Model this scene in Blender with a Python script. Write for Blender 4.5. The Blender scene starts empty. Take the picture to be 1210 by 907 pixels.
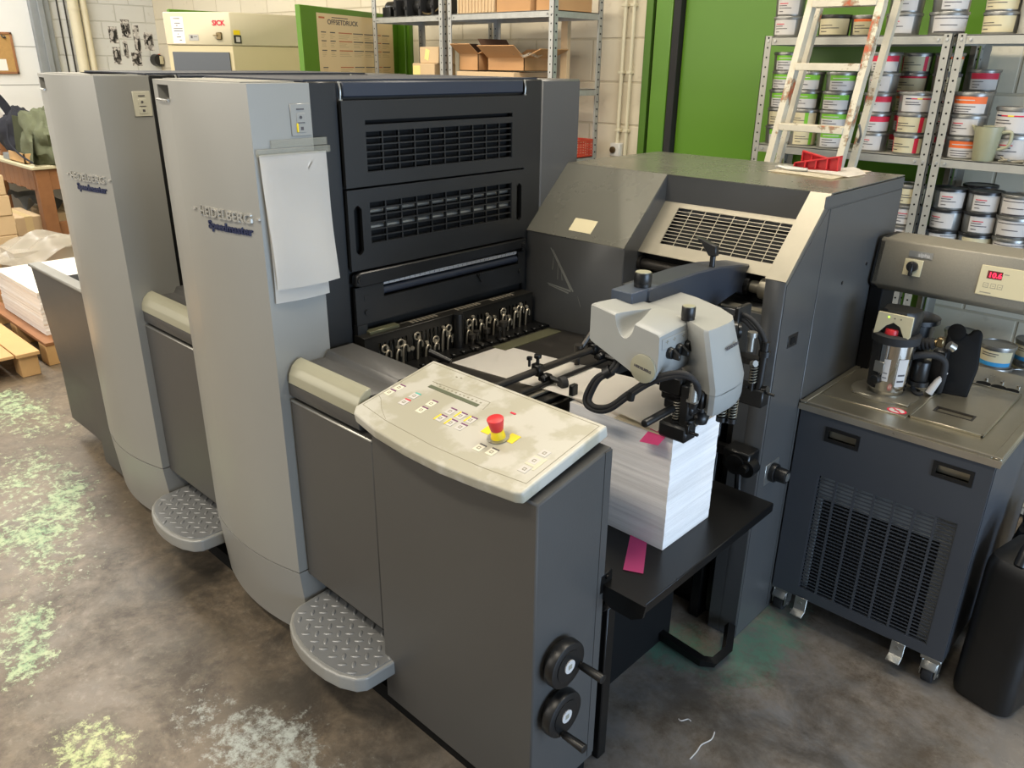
import bpy, bmesh, math, random
from mathutils import Vector, Matrix, noise as mnoise
random.seed(7)
S = bpy.context.scene
COL = S.collection
R = math.radians
# ------------------------------------------------------------------ materials
def srgb(h):
    h = h.lstrip('#'); c = [int(h[i:i+2], 16)/255 for i in (0, 2, 4)]
    return tuple(x/12.92 if x <= .04045 else ((x+.055)/1.055)**2.4 for x in c) + (1,)
MATS = {}
def mat(name, col, rough=.5, metal=0, var=.06, vscale=6, bump=0, bscale=60, emit=None, estr=1, alpha=None, spec=None, trans=None, coat=0):
    if name in MATS: return MATS[name]
    m = bpy.data.materials.new(name); m.use_nodes = True
    nt = m.node_tree; N = nt.nodes; Lk = nt.links; b = N['Principled BSDF']
    c = srgb(col) if isinstance(col, str) else col
    b.inputs['Roughness'].default_value = rough; b.inputs['Metallic'].default_value = metal
    b.inputs['Base Color'].default_value = c
    if spec is not None: b.inputs['Specular IOR Level'].default_value = spec
    if coat: b.inputs['Coat Weight'].default_value = coat
    if var or bump:
        tc = N.new('ShaderNodeTexCoord')
    if var:
        n = N.new('ShaderNodeTexNoise'); n.inputs['Scale'].default_value = vscale; n.inputs['Detail'].default_value = 6; n.inputs['Roughness'].default_value = .6
        Lk.new(tc.outputs['Object'], n.inputs['Vector'])
        mx = N.new('ShaderNodeMix'); mx.data_type = 'RGBA'
        mx.inputs['A'].default_value = tuple(min(1, x*(1-var*1.6)) for x in c[:3]) + (1,)
        mx.inputs['B'].default_value = tuple(min(1, x*(1+var*1.6)) for x in c[:3]) + (1,)
        Lk.new(n.outputs['Fac'], mx.inputs['Factor']); Lk.new(mx.outputs['Result'], b.inputs['Base Color'])
        mr = N.new('ShaderNodeMapRange'); mr.inputs['To Min'].default_value = max(0, rough-.07); mr.inputs['To Max'].default_value = min(1, rough+.07)
        Lk.new(n.outputs['Fac'], mr.inputs['Value']); Lk.new(mr.outputs['Result'], b.inputs['Roughness'])
    if bump:
        n2 = N.new('ShaderNodeTexNoise'); n2.inputs['Scale'].default_value = bscale; n2.inputs['Detail'].default_value = 3
        Lk.new(tc.outputs['Object'], n2.inputs['Vector'])
        bp = N.new('ShaderNodeBump'); bp.inputs['Strength'].default_value = bump; bp.inputs['Distance'].default_value = .01
        Lk.new(n2.outputs['Fac'], bp.inputs['Height']); Lk.new(bp.outputs['Normal'], b.inputs['Normal'])
    if emit:
        b.inputs['Emission Color'].default_value = srgb(emit); b.inputs['Emission Strength'].default_value = estr
    if alpha is not None: b.inputs['Alpha'].default_value = alpha
    if trans is not None: b.inputs['Transmission Weight'].default_value = trans
    MATS[name] = m
    return m
M = dict(
 silver = mat('silver_grey_lacquer', '#93928c', .34, .15, .03, 3),
 silver_low = mat('silver_grey_lacquer_low', '#93928d', .34, .15, .04, 3),
 grey = mat('anthracite_sheet_metal', '#504f4d', .40, .2, .05, 4, .03, 220),
 hood = mat('hood_lacquer', '#535352', .33, .3, .06, 5, .02, 200),
 navy = mat('blue_grey_lacquer', '#45484d', .42, .2, .05, 4),
 stripe = mat('dark_blue_cover', '#272d39', .5, .1, .05, 4),
 black = mat('black_lacquer', '#161615', .45, .0, .10, 5, .02, 300),
 blackp = mat('black_plastic', '#131313', .38, 0, .08, 20),
 blackm = mat('black_matt', '#0a0a0a', .7, 0, .1, 8, spec=.2),
 blackgl = mat('black_gloss_steel', '#121212', .3, .2, .12, 9),
 oil = mat('oily_dark_steel', '#3a3733', .38, .6, .25, 14),
 olive = mat('olive_plate', '#6b6a52', .3, .5, .12, 9),
 cream = mat('cream_plastic', '#b9b5a2', .4, 0, .04, 5),
 creamrail = mat('cream_rail', '#9b9883', .32, .15, .06, 7),
 plate = mat('console_plate', '#b9b4a4', .38, 0, .07, 9),
 head = mat('feeder_head_plastic', '#959692', .42, 0, .03, 8),
 steel = mat('brushed_steel', '#8d887a', .46, .75, .1, 10),
 steeltop = mat('stained_steel', '#a39d8b', .30, .85, .12, 7),
 badge = mat('badge_metal', '#c2bfb6', .25, .6, 0),
 chrome = mat('chrome', '#c9c6c0', .12, 1, .03, 10),
 galv = mat('galvanised_steel', '#b3b3ae', .42, .45, .14, 30),
 rack = mat('grey_rack_steel', '#a3a197', .5, .25, .14, 14),
 zinc = mat('zinc', '#9b9a94', .35, .8, .1, 20),
 paper = mat('white_paper', '#e6e1d8', .8, 0, .02, 6),
 paperedge = mat('paper_edges', '#e2dfdb', .85, 0, .03, 2),
 papercream = mat('cream_paper', '#e6dcc4', .8, 0, .03, 6),
 pink = mat('pink_paper', '#ee5c9c', .75, 0, .03, 9),
 red = mat('red_plastic', '#c0272b', .4, 0, .05, 9),
 redcrate = mat('red_crate', '#c2452e', .5, 0, .06, 9),
 yellow = mat('yellow_plastic', '#e6c91a', .45, 0, .04, 9),
 green = mat('green_paint', '#527d17', .42, 0, .05, 1.5),
 greendk = mat('green_paint_frame', '#487016', .45, 0, .05, 2),
 card = mat('cardboard', '#b98d5f', .85, 0, .07, 7),
 card2 = mat('pale_cardboard', '#cbb08a', .85, 0, .06, 7),
 carddk = mat('cardboard_inside', '#5c4130', .9, 0, .08, 7),
 wood = mat('pale_pine', '#cfa670', .7, 0, .12, 5),
 wood2 = mat('orange_pine', '#946540', .65, 0, .25, 9),
 board = mat('bench_board', '#c9bf9d', .6, 0, .06, 5),
 tin = mat('tin_metal', '#8d8c87', .36, .75, .1, 12),
 tindk = mat('dark_tin_lid', '#2a2a2b', .3, .3, .1, 12),
 tinblack = mat('black_tin', '#35332f', .35, .3, .1, 12),
 lblue = mat('label_blue', '#2f86b8', .6, 0, .03),
 lgreen = mat('label_green', '#6fae2a', .6, 0, .04),
 lred = mat('label_red', '#c41f3c', .6, 0, .04),
 lorange = mat('label_orange', '#d9662c', .6, 0, .04),
 lwhite = mat('label_white', '#bdb9b4', .65, 0, .05),
 lcream = mat('label_cream', '#c2b896', .65, 0, .06),
 ltext = mat('label_print', '#4a4648', .7, 0, 0),
 rubber = mat('rubber', '#1b1b1c', .75, 0, .06, 20),
 beige = mat('beige_machine', '#c6bda2', .5, 0, .04, 3),
 beigedk = mat('beige_machine_side', '#c3b793', .5, 0, .04, 3),
 screen = mat('dark_screen', '#4b5057', .3, 0, .05),
 lcd = mat('lcd_window', '#5e6350', .3, 0, .05),
 led = mat('led_red', '#ff2a4a', .5, 0, 0, emit='#ff2040', estr=3),
 ledback = mat('led_back', '#5a0c16', .4, 0, 0),
 ledgreen = mat('led_green', '#a8e04a', .5, 0, 0, emit='#b8f050', estr=1.5),
 outline = mat('thin_print', '#8d8877', .7, 0, 0),
 stain = mat('worn_film', '#c3bda6', .45, 0, .06, 12),
 blueink = mat('blue_lettering', '#141d40', .4, 0, 0),
 purple = mat('print_purple', '#6a3560', .6, 0, 0),
 cork = mat('cork', '#b08a52', .9, 0, .15, 40),
 film = mat('clear_film', '#d8d2c4', .25, 0, .03, 5, alpha=.45),
 clip = mat('clear_strip', '#a9a899', .2, 0, .05, 20, alpha=.28),
 jug = mat('milky_plastic', '#a9a787', .4, 0, .1, 12, alpha=.72),
 olivecloth = mat('olive_cloth', '#5f634a', .9, 0, .14, 12, .2, 60),
 darkcloth = mat('dark_cloth', '#22232b', .9, 0, .1, 12, .2, 60),
 blueplate = mat('blue_grey_block', '#3e4755', .4, .1, .06, 9),
 rust = mat('red_oxide_paint', '#a5502c', .7, 0, .15, 14),
 white = mat('white_plastic', '#dedbd2', .5, 0, .03, 8),
 brass = mat('brass', '#75664a', .35, .9, .1, 20),
 hooks = mat('worn_hooks', '#a39a88', .35, .6, .15, 30),
 armnavy = mat('arm_lacquer', '#31363f', .4, .2, .05, 6),
 pipe = mat('painted_pipe', '#d6cdb0', .55, 0, .05, 5),
 fin = mat('condenser_fins', '#26282a', .5, .4, .15, 40),
 galvdark = mat('grey_column', '#8b8f90', .6, .2, .12, 6),
)
# ------------------------------------------------------------------ mesh builder
class MB:
    def __init__(s): s.bm = bmesh.new(); s.i = 0
    def m(s, i): s.i = i; return s
    def _merge(s, b, mtx=None):
        if mtx is not None: bmesh.ops.transform(b, matrix=mtx, verts=b.verts)
        bmesh.ops.recalc_face_normals(b, faces=b.faces)
        vm = {v: s.bm.verts.new(v.co) for v in b.verts}
        for f in b.faces:
            try:
                g = s.bm.faces.new([vm[v] for v in f.verts]); g.material_index = s.i
            except ValueError: pass
        b.free(); return s
    def box(s, x0, x1, y0, y1, z0, z1, b=0, mtx=None, seg=1):
        q = bmesh.new()
        vs = [q.verts.new((x, y, z)) for x in (x0, x1) for y in (y0, y1) for z in (z0, z1)]
        for f in ((0,1,3,2),(4,6,7,5),(0,4,5,1),(2,3,7,6),(0,2,6,4),(1,5,7,3)): q.faces.new([vs[k] for k in f])
        bmesh.ops.recalc_face_normals(q, faces=q.faces)
        if b: bmesh.ops.bevel(q, geom=list(q.edges), offset=b, segments=seg, affect='EDGES', profile=.5)
        return s._merge(q, mtx)
    def prism(s, pts, ax, a, b, bev=0, mtx=None, seg=1, endsonly=False):
        q = bmesh.new()
        def P(p, t): return {'x': (t, p[0], p[1]), 'y': (p[0], t, p[1]), 'z': (p[0], p[1], t)}[ax]
        A = [q.verts.new(P(p, a)) for p in pts]; B = [q.verts.new(P(p, b)) for p in pts]; n = len(pts)
        q.faces.new(A); q.faces.new(B[::-1])
        for i in range(n): q.faces.new((A[i], A[(i+1) % n], B[(i+1) % n], B[i]))
        bmesh.ops.recalc_face_normals(q, faces=q.faces)
        if bev:
            es = [e for e in q.edges if (not endsonly or (e.verts[0] in A) == (e.verts[1] in A))]
            bmesh.ops.bevel(q, geom=es, offset=bev, segments=seg, affect='EDGES', profile=.5)
        return s._merge(q, mtx)
    def cyl(s, p0, p1, r0, r1=None, n=20, bev=0):
        p0, p1 = Vector(p0), Vector(p1); r1 = r0 if r1 is None else r1
        d = p1-p0; h = d.length; q = bmesh.new()
        bmesh.ops.create_cone(q, cap_ends=True, segments=n, radius1=r0, radius2=r1, depth=h)
        if bev:
            es = [e for e in q.edges if abs(e.verts[0].co.z-e.verts[1].co.z) < 1e-6]
            bmesh.ops.bevel(q, geom=es, offset=bev, segments=2, affect='EDGES', profile=.5)
        mt = Matrix.Translation((p0+p1)/2) @ d.to_track_quat('Z', 'Y').to_matrix().to_4x4()
        return s._merge(q, mt)
    def lathe(s, prof, c=(0,0,0), n=28, mtx=None, sx=1, sy=1):
        q = bmesh.new(); rings = []
        for r, z in prof:
            if r < 1e-6: rings.append([q.verts.new((0, 0, z))])
            else: rings.append([q.verts.new((sx*r*math.cos(2*math.pi*i/n), sy*r*math.sin(2*math.pi*i/n), z)) for i in range(n)])
        for a, b in zip(rings, rings[1:]):
            for i in range(n):
                j = (i+1) % n
                if len(a) == 1 and len(b) == 1: continue
                if len(a) == 1: q.faces.new((a[0], b[i], b[j]))
                elif len(b) == 1: q.faces.new((a[i], a[j], b[0]))
                else: q.faces.new((a[i], a[j], b[j], b[i]))
        if len(rings[0]) > 1: q.faces.new(rings[0][::-1])
        if len(rings[-1]) > 1: q.faces.new(rings[-1])
        mt = Matrix.Translation(c) @ (mtx or Matrix())
        return s._merge(q, mt)
    def tube(s, path, r, n=10, smooth=4, closed=False):
        P = [Vector(p) for p in path]
        if smooth and len(P) > 2:
            out = []
            for i in range(len(P)-1):
                a = P[max(i-1, 0)]; b = P[i]; c = P[i+1]; d = P[min(i+2, len(P)-1)]
                for k in range(smooth):
                    t = k/smooth
                    out.append(.5*((2*b)+(c-a)*t+(2*a-5*b+4*c-d)*t*t+(3*b-a-3*c+d)*t*t*t))
            out.append(P[-1]); P = out
        q = bmesh.new(); rings = []; up = None
        for i, p in enumerate(P):
            t = (P[min(i+1, len(P)-1)]-P[max(i-1, 0)]).normalized()
            if up is None: up = t.orthogonal().normalized()
            up = (up-t*up.dot(t)).normalized(); w = t.cross(up)
            rings.append([q.verts.new(p+(up*math.cos(2*math.pi*k/n)+w*math.sin(2*math.pi*k/n))*r) for k in range(n)])
        for a, b in zip(rings, rings[1:]):
            for i in range(n): q.faces.new((a[i], a[(i+1) % n], b[(i+1) % n], b[i]))
        q.faces.new(rings[0][::-1]); q.faces.new(rings[-1])
        return s._merge(q)
    def spring(s, p0, p1, R_, r, turns):
        p0, p1 = Vector(p0), Vector(p1); d = p1-p0; u = d.orthogonal().normalized(); w = d.normalized().cross(u)
        n = turns*10
        return s.tube([p0+d*(i/n)+(u*math.cos(i*.628)+w*math.sin(i*.628))*R_ for i in range(n+1)], r, 6, 0)
    def ball(s, c, r, sx=1, sy=1, sz=1, n=16, mtx=None):
        q = bmesh.new(); bmesh.ops.create_uvsphere(q, u_segments=n, v_segments=max(6, n//2), radius=r)
        return s._merge(q, Matrix.Translation(c) @ (mtx or Matrix()) @ Matrix.Diagonal((sx, sy, sz, 1)))
    def loft(s, rings, cap=True, closed=True):
        q = bmesh.new(); rr = [[q.verts.new(p) for p in r] for r in rings]; n = len(rr[0])
        for a, b in zip(rr, rr[1:]):
            for i in range(n if closed else n-1): q.faces.new((a[i], a[(i+1) % n], b[(i+1) % n], b[i]))
        if cap: q.faces.new(rr[0][::-1]); q.faces.new(rr[-1])
        return s._merge(q)
    def grid(s, f, nu, nv, thick=0):
        """surface point f(a,b), a,b in 0..1; thick > 0 closes it into a sheet"""
        q = bmesh.new(); V = [[q.verts.new(f(i/nu, j/nv)) for j in range(nv+1)] for i in range(nu+1)]
        for i in range(nu):
            for j in range(nv): q.faces.new((V[i][j], V[i+1][j], V[i+1][j+1], V[i][j+1]))
        if thick: bmesh.ops.solidify(q, geom=list(q.faces), thickness=thick)
        return s._merge(q)
    def build(s, name, mats, parent=None, local=False, smooth=38):
        me = bpy.data.meshes.new(name); 
        if parent is not None and not local: bmesh.ops.transform(s.bm, matrix=ROOTM[parent.name].inverted(), verts=s.bm.verts)
        s.bm.to_mesh(me); s.bm.free()
        if not isinstance(mats, (list, tuple)): mats = [mats]
        for k in mats: me.materials.append(M[k] if isinstance(k, str) else k)
        if smooth:
            me.polygons.foreach_set('use_smooth', [True]*len(me.polygons)); me.set_sharp_from_angle(angle=R(smooth))
        o = bpy.data.objects.new(name, me); COL.objects.link(o)
        if parent is not None: o.parent = parent; ROOTM[o.name] = ROOTM[parent.name].copy()
        return o
ROOTM = {}
def thing(name, label, cat, loc=(0,0,0), rz=0, group=None, mtx=None):
    o = bpy.data.objects.new(name, None); COL.objects.link(o); o.empty_display_size = .1
    mt = mtx if mtx is not None else Matrix.Translation(loc) @ Matrix.Rotation(rz, 4, 'Z')
    o.matrix_local = mt; ROOTM[o.name] = mt.copy()
    o['label'] = label; o['category'] = cat
    if group: o['group'] = group
    return o
def single(mb, name, mats, label, cat, loc=(0,0,0), group=None, local=False, smooth=38, mtx=None):
    """one-mesh thing with its origin at loc"""
    mt = mtx if mtx is not None else Matrix.Translation(loc)
    if not local: bmesh.ops.transform(mb.bm, matrix=mt.inverted(), verts=mb.bm.verts)
    o = mb.build(name, mats, None, smooth=smooth); o.matrix_local = mt; ROOTM[o.name] = mt.copy()
    o['label'] = label; o['category'] = cat
    if group: o['group'] = group
    return o
def struct(mb, name, mats, smooth=38):
    o = mb.build(name, mats, None, smooth=smooth); o['kind'] = 'structure'; ROOTM[o.name] = Matrix(); return o
def textmesh(mb, txt, size, o, xd, yd, ext=.002, bold=0, align='CENTER', sx=1, deform=None):
    """adds lettering to mb: baseline centre o, reading direction xd, up yd"""
    cu = bpy.data.curves.new('t', 'FONT'); cu.body = txt; cu.size = size; cu.extrude = ext; cu.offset = bold; cu.align_x = align; cu.resolution_u = 3
    ob = bpy.data.objects.new('t', cu); COL.objects.link(ob); bpy.context.view_layer.update()
    me = bpy.data.meshes.new_from_object(ob)
    q = bmesh.new(); q.from_mesh(me)
    xd, yd = Vector(xd).normalized(), Vector(yd).normalized(); zd = xd.cross(yd)
    mt = Matrix(((xd.x*sx, yd.x, zd.x, o[0]), (xd.y*sx, yd.y, zd.y, o[1]), (xd.z*sx, yd.z, zd.z, o[2]), (0, 0, 0, 1)))
    bmesh.ops.transform(q, matrix=mt, verts=q.verts)
    if deform:
        for v in q.verts: v.co = deform(v.co)
    mb._merge(q)
    bpy.data.objects.remove(ob); bpy.data.curves.remove(cu); bpy.data.meshes.remove(me)
    return mb
def copy_tree(o, parent, dx):
    """copies a part and its sub-parts, shifted along the press"""
    c = o.copy(); COL.objects.link(c); c.parent = parent
    c.location = o.location + Vector(dx)
    for ch in list(o.children):
        d = ch.copy(); COL.objects.link(d); d.parent = c
    return c
def grille(mb, x0, x1, y0, y1, nx, ny, wx, wy, t, mtx):
    """lattice of bars in a local plane (x across, y up, z depth)"""
    for i in range(nx+1):
        x = x0+(x1-x0)*i/nx; mb.box(x-wx/2, x+wx/2, y0, y1, 0, t, mtx=mtx)
    for j in range(ny+1):
        y = y0+(y1-y0)*j/ny; mb.box(x0, x1, y-wy/2, y+wy/2, .0006, t-.0006, mtx=mtx)
def frame_plate(mb, X0, X1, Y0, Y1, holes, t, mtx, z0=0):
    """flat plate with rectangular holes (list of x0,x1,y0,y1), decomposed into strips"""
    xs = sorted({X0, X1, *[h[0] for h in holes], *[h[1] for h in holes]}); ys = sorted({Y0, Y1, *[h[2] for h in holes], *[h[3] for h in holes]})
    for a, b in zip(xs, xs[1:]):
        run = None
        for c, d in zip(ys, ys[1:]):
            inh = any(h[0] <= a+1e-6 and h[1] >= b-1e-6 and h[2] <= c+1e-6 and h[3] >= d-1e-6 for h in holes)
            if inh:
                if run: mb.box(a, b, run[0], run[1], z0, z0+t, mtx=mtx); run = None
            else: run = (run[0], d) if run else (c, d)
        if run: mb.box(a, b, run[0], run[1], z0, z0+t, mtx=mtx)
def axes(o, xd, yd):
    xd, yd = Vector(xd).normalized(), Vector(yd).normalized(); zd = xd.cross(yd)
    return Matrix(((xd.x, yd.x, zd.x, o[0]), (xd.y, yd.y, zd.y, o[1]), (xd.z, yd.z, zd.z, o[2]), (0, 0, 0, 1)))
M['hoodtop_lit'] = mat('hood_lacquer_lit_top', '#68675e', .27, .35, .05, 3)  # hood lacquer with warm top light and green reflection put into the colour
M['guardplate'] = mat('oily_guard_plate', '#25231f', .35, .4, .12, 12)
M['rim_glint'] = mat('rim_highlight', '#b8b0a0', .3, .8, .1, 12)  # brighter steel, paints the highlight along the worktop's front rim
M['scuff'] = mat('pale_scuff', '#7b7b74', .8, 0, .1, 60)
M['cooler_speckle'] = mat('speckled_grey_lacquer', '#7d786b', .45, .2, .12, 260, .05, 500)
M['posterred'] = mat('poster_red', '#b5653f', .7, 0, 0); M['postergrey'] = mat('poster_grey', '#a08c66', .7, 0, 0); M['posterpaper'] = mat('poster_paper', '#d8c193', .7, 0, .03, 4); M['sticky'] = mat('yellow_slip', '#e5d68a', .8, 0, .02)

def bw(name, sc, lo, hi):
    m = mat(name, '#888888', .5, 0, .1, sc); r = m.node_tree.nodes.new('ShaderNodeValToRGB'); n = [x for x in m.node_tree.nodes if x.type == 'TEX_NOISE'][0]
    e = r.color_ramp.elements; e[0].position = lo; e[0].color = srgb('#2a2726'); e[1].position = hi; e[1].color = srgb('#d8d4ce'); x = e.new((lo+hi)/2); x.color = srgb('#7a7470')
    m.node_tree.links.new(n.outputs['Fac'], r.inputs['Fac']); m.node_tree.links.new(r.outputs['Color'], m.node_tree.nodes['Principled BSDF'].inputs['Base Color']); return m
M['photo_a'] = bw('photo_grey', 24, .42, .58); M['photo_b'] = bw('photo_light', 20, .36, .56)
def stained_plate():
    m = bpy.data.materials.new('worn_console_film'); m.use_nodes = True; nt = m.node_tree; N = nt.nodes; K = nt.links; b = N['Principled BSDF']
    tc = N.new('ShaderNodeTexCoord'); n = N.new('ShaderNodeTexNoise'); n.inputs['Scale'].default_value = 9; n.inputs['Detail'].default_value = 7; n.inputs['Roughness'].default_value = .55; K.new(tc.outputs['Object'], n.inputs['Vector'])
    r = N.new('ShaderNodeValToRGB'); e = r.color_ramp.elements; e[0].position = .46; e[0].color = srgb('#b4b1a6'); e[1].position = .54; e[1].color = srgb('#a39f8e')
    K.new(n.outputs['Fac'], r.inputs['Fac']); K.new(r.outputs['Color'], b.inputs['Base Color']); b.inputs['Roughness'].default_value = .38
    return m
M['stainedplate'] = stained_plate()
# ------------------------------------------------------------------ floor and wall materials
def floor_material():
    m = bpy.data.materials.new('worn_concrete'); m.use_nodes = True; nt = m.node_tree; N = nt.nodes; K = nt.links; b = N['Principled BSDF']
    tc = N.new('ShaderNodeTexCoord')
    def noise(sc, det=8, rough=.65, dist=0):
        n = N.new('ShaderNodeTexNoise'); n.inputs['Scale'].default_value = sc; n.inputs['Detail'].default_value = det; n.inputs['Roughness'].default_value = rough; n.inputs['Distortion'].default_value = dist
        K.new(tc.outputs['Object'], n.inputs['Vector']); return n.outputs['Fac']
    def rng(v, a, c, lo=0, hi=1):
        r = N.new('ShaderNodeMapRange'); r.inputs['From Min'].default_value = a; r.inputs['From Max'].default_value = c; r.inputs['To Min'].default_value = lo; r.inputs['To Max'].default_value = hi
        K.new(v, r.inputs['Value']); return r.outputs['Result']
    def mth(op, a, c):
        r = N.new('ShaderNodeMath'); r.operation = op; r.use_clamp = True
        for i, v in enumerate((a, c)):
            if isinstance(v, (int, float)): r.inputs[i].default_value = v
            else: K.new(v, r.inputs[i])
        return r.outputs[0]
    def blob(cx, cy, rx, ry, rot=0):
        mp = N.new('ShaderNodeMapping'); mp.vector_type = 'TEXTURE'
        mp.inputs['Location'].default_value = (cx, cy, 0); mp.inputs['Rotation'].default_value = (0, 0, R(rot)); mp.inputs['Scale'].default_value = (rx, ry, 1)
        K.new(tc.outputs['Object'], mp.inputs['Vector'])
        l = N.new('ShaderNodeVectorMath'); l.operation = 'LENGTH'; K.new(mp.outputs['Vector'], l.inputs[0])
        return rng(l.outputs['Value'], 1.25, .3)
    def mix(f, a, c):
        x = N.new('ShaderNodeMix'); x.data_type = 'RGBA'; K.new(f, x.inputs['Factor'])
        for k, v in (('A', a), ('B', c)):
            if isinstance(v, str): x.inputs[k].default_value = srgb(v)
            else: K.new(v, x.inputs[k])
        return x.outputs['Result']
    big = noise(1.3, 5); mid = noise(5, 10, .7, .4); fine = noise(26, 10, .75, .3); fl = noise(26, 14, .82, .15); mid2 = noise(2.6, 12, .78, .2)
    col = mix(rng(big, .38, .62), '#6f6252', '#897a66')
    col = mix(rng(mid, .42, .68, 0, .75), col, '#575043')
    col = mix(rng(fine, .5, .72, 0, .45), col, '#9d9382')
    col = mix(rng(mid2, .46, .60, 0, .9), col, '#4c4237')
    col = mix(rng(mth('ADD', mth('MULTIPLY', fl, .7), mth('MULTIPLY', mid2, .3)), .56, .66, 0, .55), col, '#aaa18c')
    # oil darkening along the press
    oil = blob(-1.7, 1.0, .9, .28); oil2 = blob(-2.5, .95, .5, .25); oil3 = blob(-.62, 1.78, .5, .45, 30)
    o = mth('MULTIPLY', mth('MAXIMUM', mth('MAXIMUM', oil, oil2), oil3), rng(mid, .3, .6))
        # bare grey-blue concrete round the feeder
    col = mix(mth('MULTIPLY', blob(-.55, 1.55, .9, 1.1), rng(mid2, .6, .42, 0, .75)), col, '#74777b')
    col = mix(mth('MULTIPLY', o, .85), col, '#39342e')
    # flaking green walkway paint
    def flake(mask, t0=.60, t1=.64, amt=.24):
        s = mth('ADD', mth('MULTIPLY', mask, amt), mth('MULTIPLY', mth('ADD', mth('MULTIPLY', fl, .6), mth('MULTIPLY', mid2, .4)), 1.0))
        return rng(s, t0+.12, t1+.13)
    g1 = mth('MAXIMUM', mth('MAXIMUM', blob(-3.4, .72, 1.3, .42, -16), blob(-2.55, .40, .5, .22, -10)), blob(-4.5, .95, 1.0, .36, 5))
    col = mix(mth('MULTIPLY', flake(g1), rng(g1, .02, .25)), col, mix(rng(fine, .4, .6), '#77a07a', '#b3bf96'))
    g2 = blob(-1.93, .40, .30, .20, 0)
    col = mix(mth('MULTIPLY', flake(g2), rng(g2, .02, .2)), col, mix(rng(fine, .35, .6), '#86a96c', '#bdbf8c'))
    w = mth('MAXIMUM', blob(-1.55, .70, .60, .26, 5), blob(-1.15, .82, .5, .18, 0))
    col = mix(mth('MULTIPLY', mth('MULTIPLY', flake(w, .585, .66), rng(w, .02, .3)), .85), col, '#bcc1b8')
    g3 = mth('MAXIMUM', blob(-.82, 2.05, .16, .34, 0), blob(-1.08, 1.84, .34, .16, 10))
    col = mix(mth('MULTIPLY', mth('MULTIPLY', flake(g3, .50, .62), rng(g3, .02, .3)), .8), col, '#4f7a68')
    # scattered pale specks
    vo = N.new('ShaderNodeTexVoronoi'); vo.inputs['Scale'].default_value = 9; K.new(tc.outputs['Object'], vo.inputs['Vector'])
    sp = mth('MULTIPLY', rng(vo.outputs['Distance'], .07, .04), rng(noise(3, 2), .5, .6))
    col = mix(sp, col, '#b9b3a2')
    K.new(col, b.inputs['Base Color'])
    K.new(rng(mid2, .3, .7, .24, .58), b.inputs['Roughness'])
    bp = N.new('ShaderNodeBump'); bp.inputs['Strength'].default_value = .25; bp.inputs['Distance'].default_value = .004
    K.new(fl, bp.inputs['Height']); K.new(bp.outputs['Normal'], b.inputs['Normal'])
    return m
def block_material(name, c1, c2, mortar, axis, bw=.45, bh=.235, strength=.5):
    m = bpy.data.materials.new(name); m.use_nodes = True; nt = m.node_tree; N = nt.nodes; K = nt.links; b = N['Principled BSDF']
    tc = N.new('ShaderNodeTexCoord'); sp = N.new('ShaderNodeSeparateXYZ'); cb = N.new('ShaderNodeCombineXYZ')
    K.new(tc.outputs['Object'], sp.inputs[0]); K.new(sp.outputs[axis], cb.inputs[0]); K.new(sp.outputs['Z'], cb.inputs[1])
    br = N.new('ShaderNodeTexBrick'); K.new(cb.outputs[0], br.inputs['Vector'])
    br.inputs['Scale'].default_value = 1; br.inputs['Brick Width'].default_value = bw; br.inputs['Row Height'].default_value = bh
    br.inputs['Mortar Size'].default_value = .008; br.inputs['Mortar Smooth'].default_value = .6
    br.inputs['Color1'].default_value = srgb(c1); br.inputs['Color2'].default_value = srgb(c2); br.inputs['Mortar'].default_value = srgb(mortar)
    n = N.new('ShaderNodeTexNoise'); n.inputs['Scale'].default_value = 14; n.inputs['Detail'].default_value = 8; K.new(tc.outputs['Object'], n.inputs['Vector'])
    mx = N.new('ShaderNodeMix'); mx.data_type = 'RGBA'; mx.blend_type = 'MULTIPLY'
    r = N.new('ShaderNodeMapRange'); r.inputs['From Min'].default_value = .62; r.inputs['From Max'].default_value = .8; r.inputs['To Max'].default_value = .35
    K.new(n.outputs['Fac'], r.inputs['Value']); K.new(r.outputs['Result'], mx.inputs['Factor']); K.new(br.outputs['Color'], mx.inputs['A']); mx.inputs['B'].default_value = srgb('#a89a80')
    K.new(mx.outputs['Result'], b.inputs['Base Color']); b.inputs['Roughness'].default_value = .75
    add = N.new('ShaderNodeMath'); add.operation = 'MULTIPLY_ADD'; K.new(br.outputs['Fac'], add.inputs[0]); add.inputs[1].default_value = -1; 
    sc = N.new('ShaderNodeMath'); sc.operation = 'MULTIPLY'; K.new(n.outputs['Fac'], sc.inputs[0]); sc.inputs[1].default_value = .3; K.new(sc.outputs[0], add.inputs[2])
    bp = N.new('ShaderNodeBump'); bp.inputs['Strength'].default_value = strength; bp.inputs['Distance'].default_value = .01
    K.new(add.outputs[0], bp.inputs['Height']); K.new(bp.outputs['Normal'], b.inputs['Normal'])
    return m
# ------------------------------------------------------------------ room
XL, YB, ZC = -9.0, 4.0, 3.6
q = MB(); q.box(-9.3, 3.4, -2.6, 4.3, -.1, 0); struct(q, 'floor', floor_material())
M['blockback'] = block_material('painted_blocks_back', '#dad1bb', '#d4cab2', '#c3b89f', 'X')
M['blockleft'] = block_material('painted_blocks_left', '#d8d8d4', '#d2d2cd', '#c4c4bd', 'Y', .3, .16)
q = MB(); q.box(-9.3, 3.4, YB, YB+.2, 0, ZC); struct(q, 'wall_back', 'blockback')
q = MB(); q.box(-9.2, -9.0, 2.97, YB, 0, ZC); struct(q, 'wall_left', 'blockleft')
M['panelwall'] = mat('white_wall_panel', '#dcdcd8', .6, 0, .03, 2)
M['seam'] = mat('panel_seam', '#8f8f8b', .8, 0, 0)
q = MB(); q.box(-9.2, -9.0, -2.6, 2.97, 0, ZC)
q.m(1)
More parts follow.
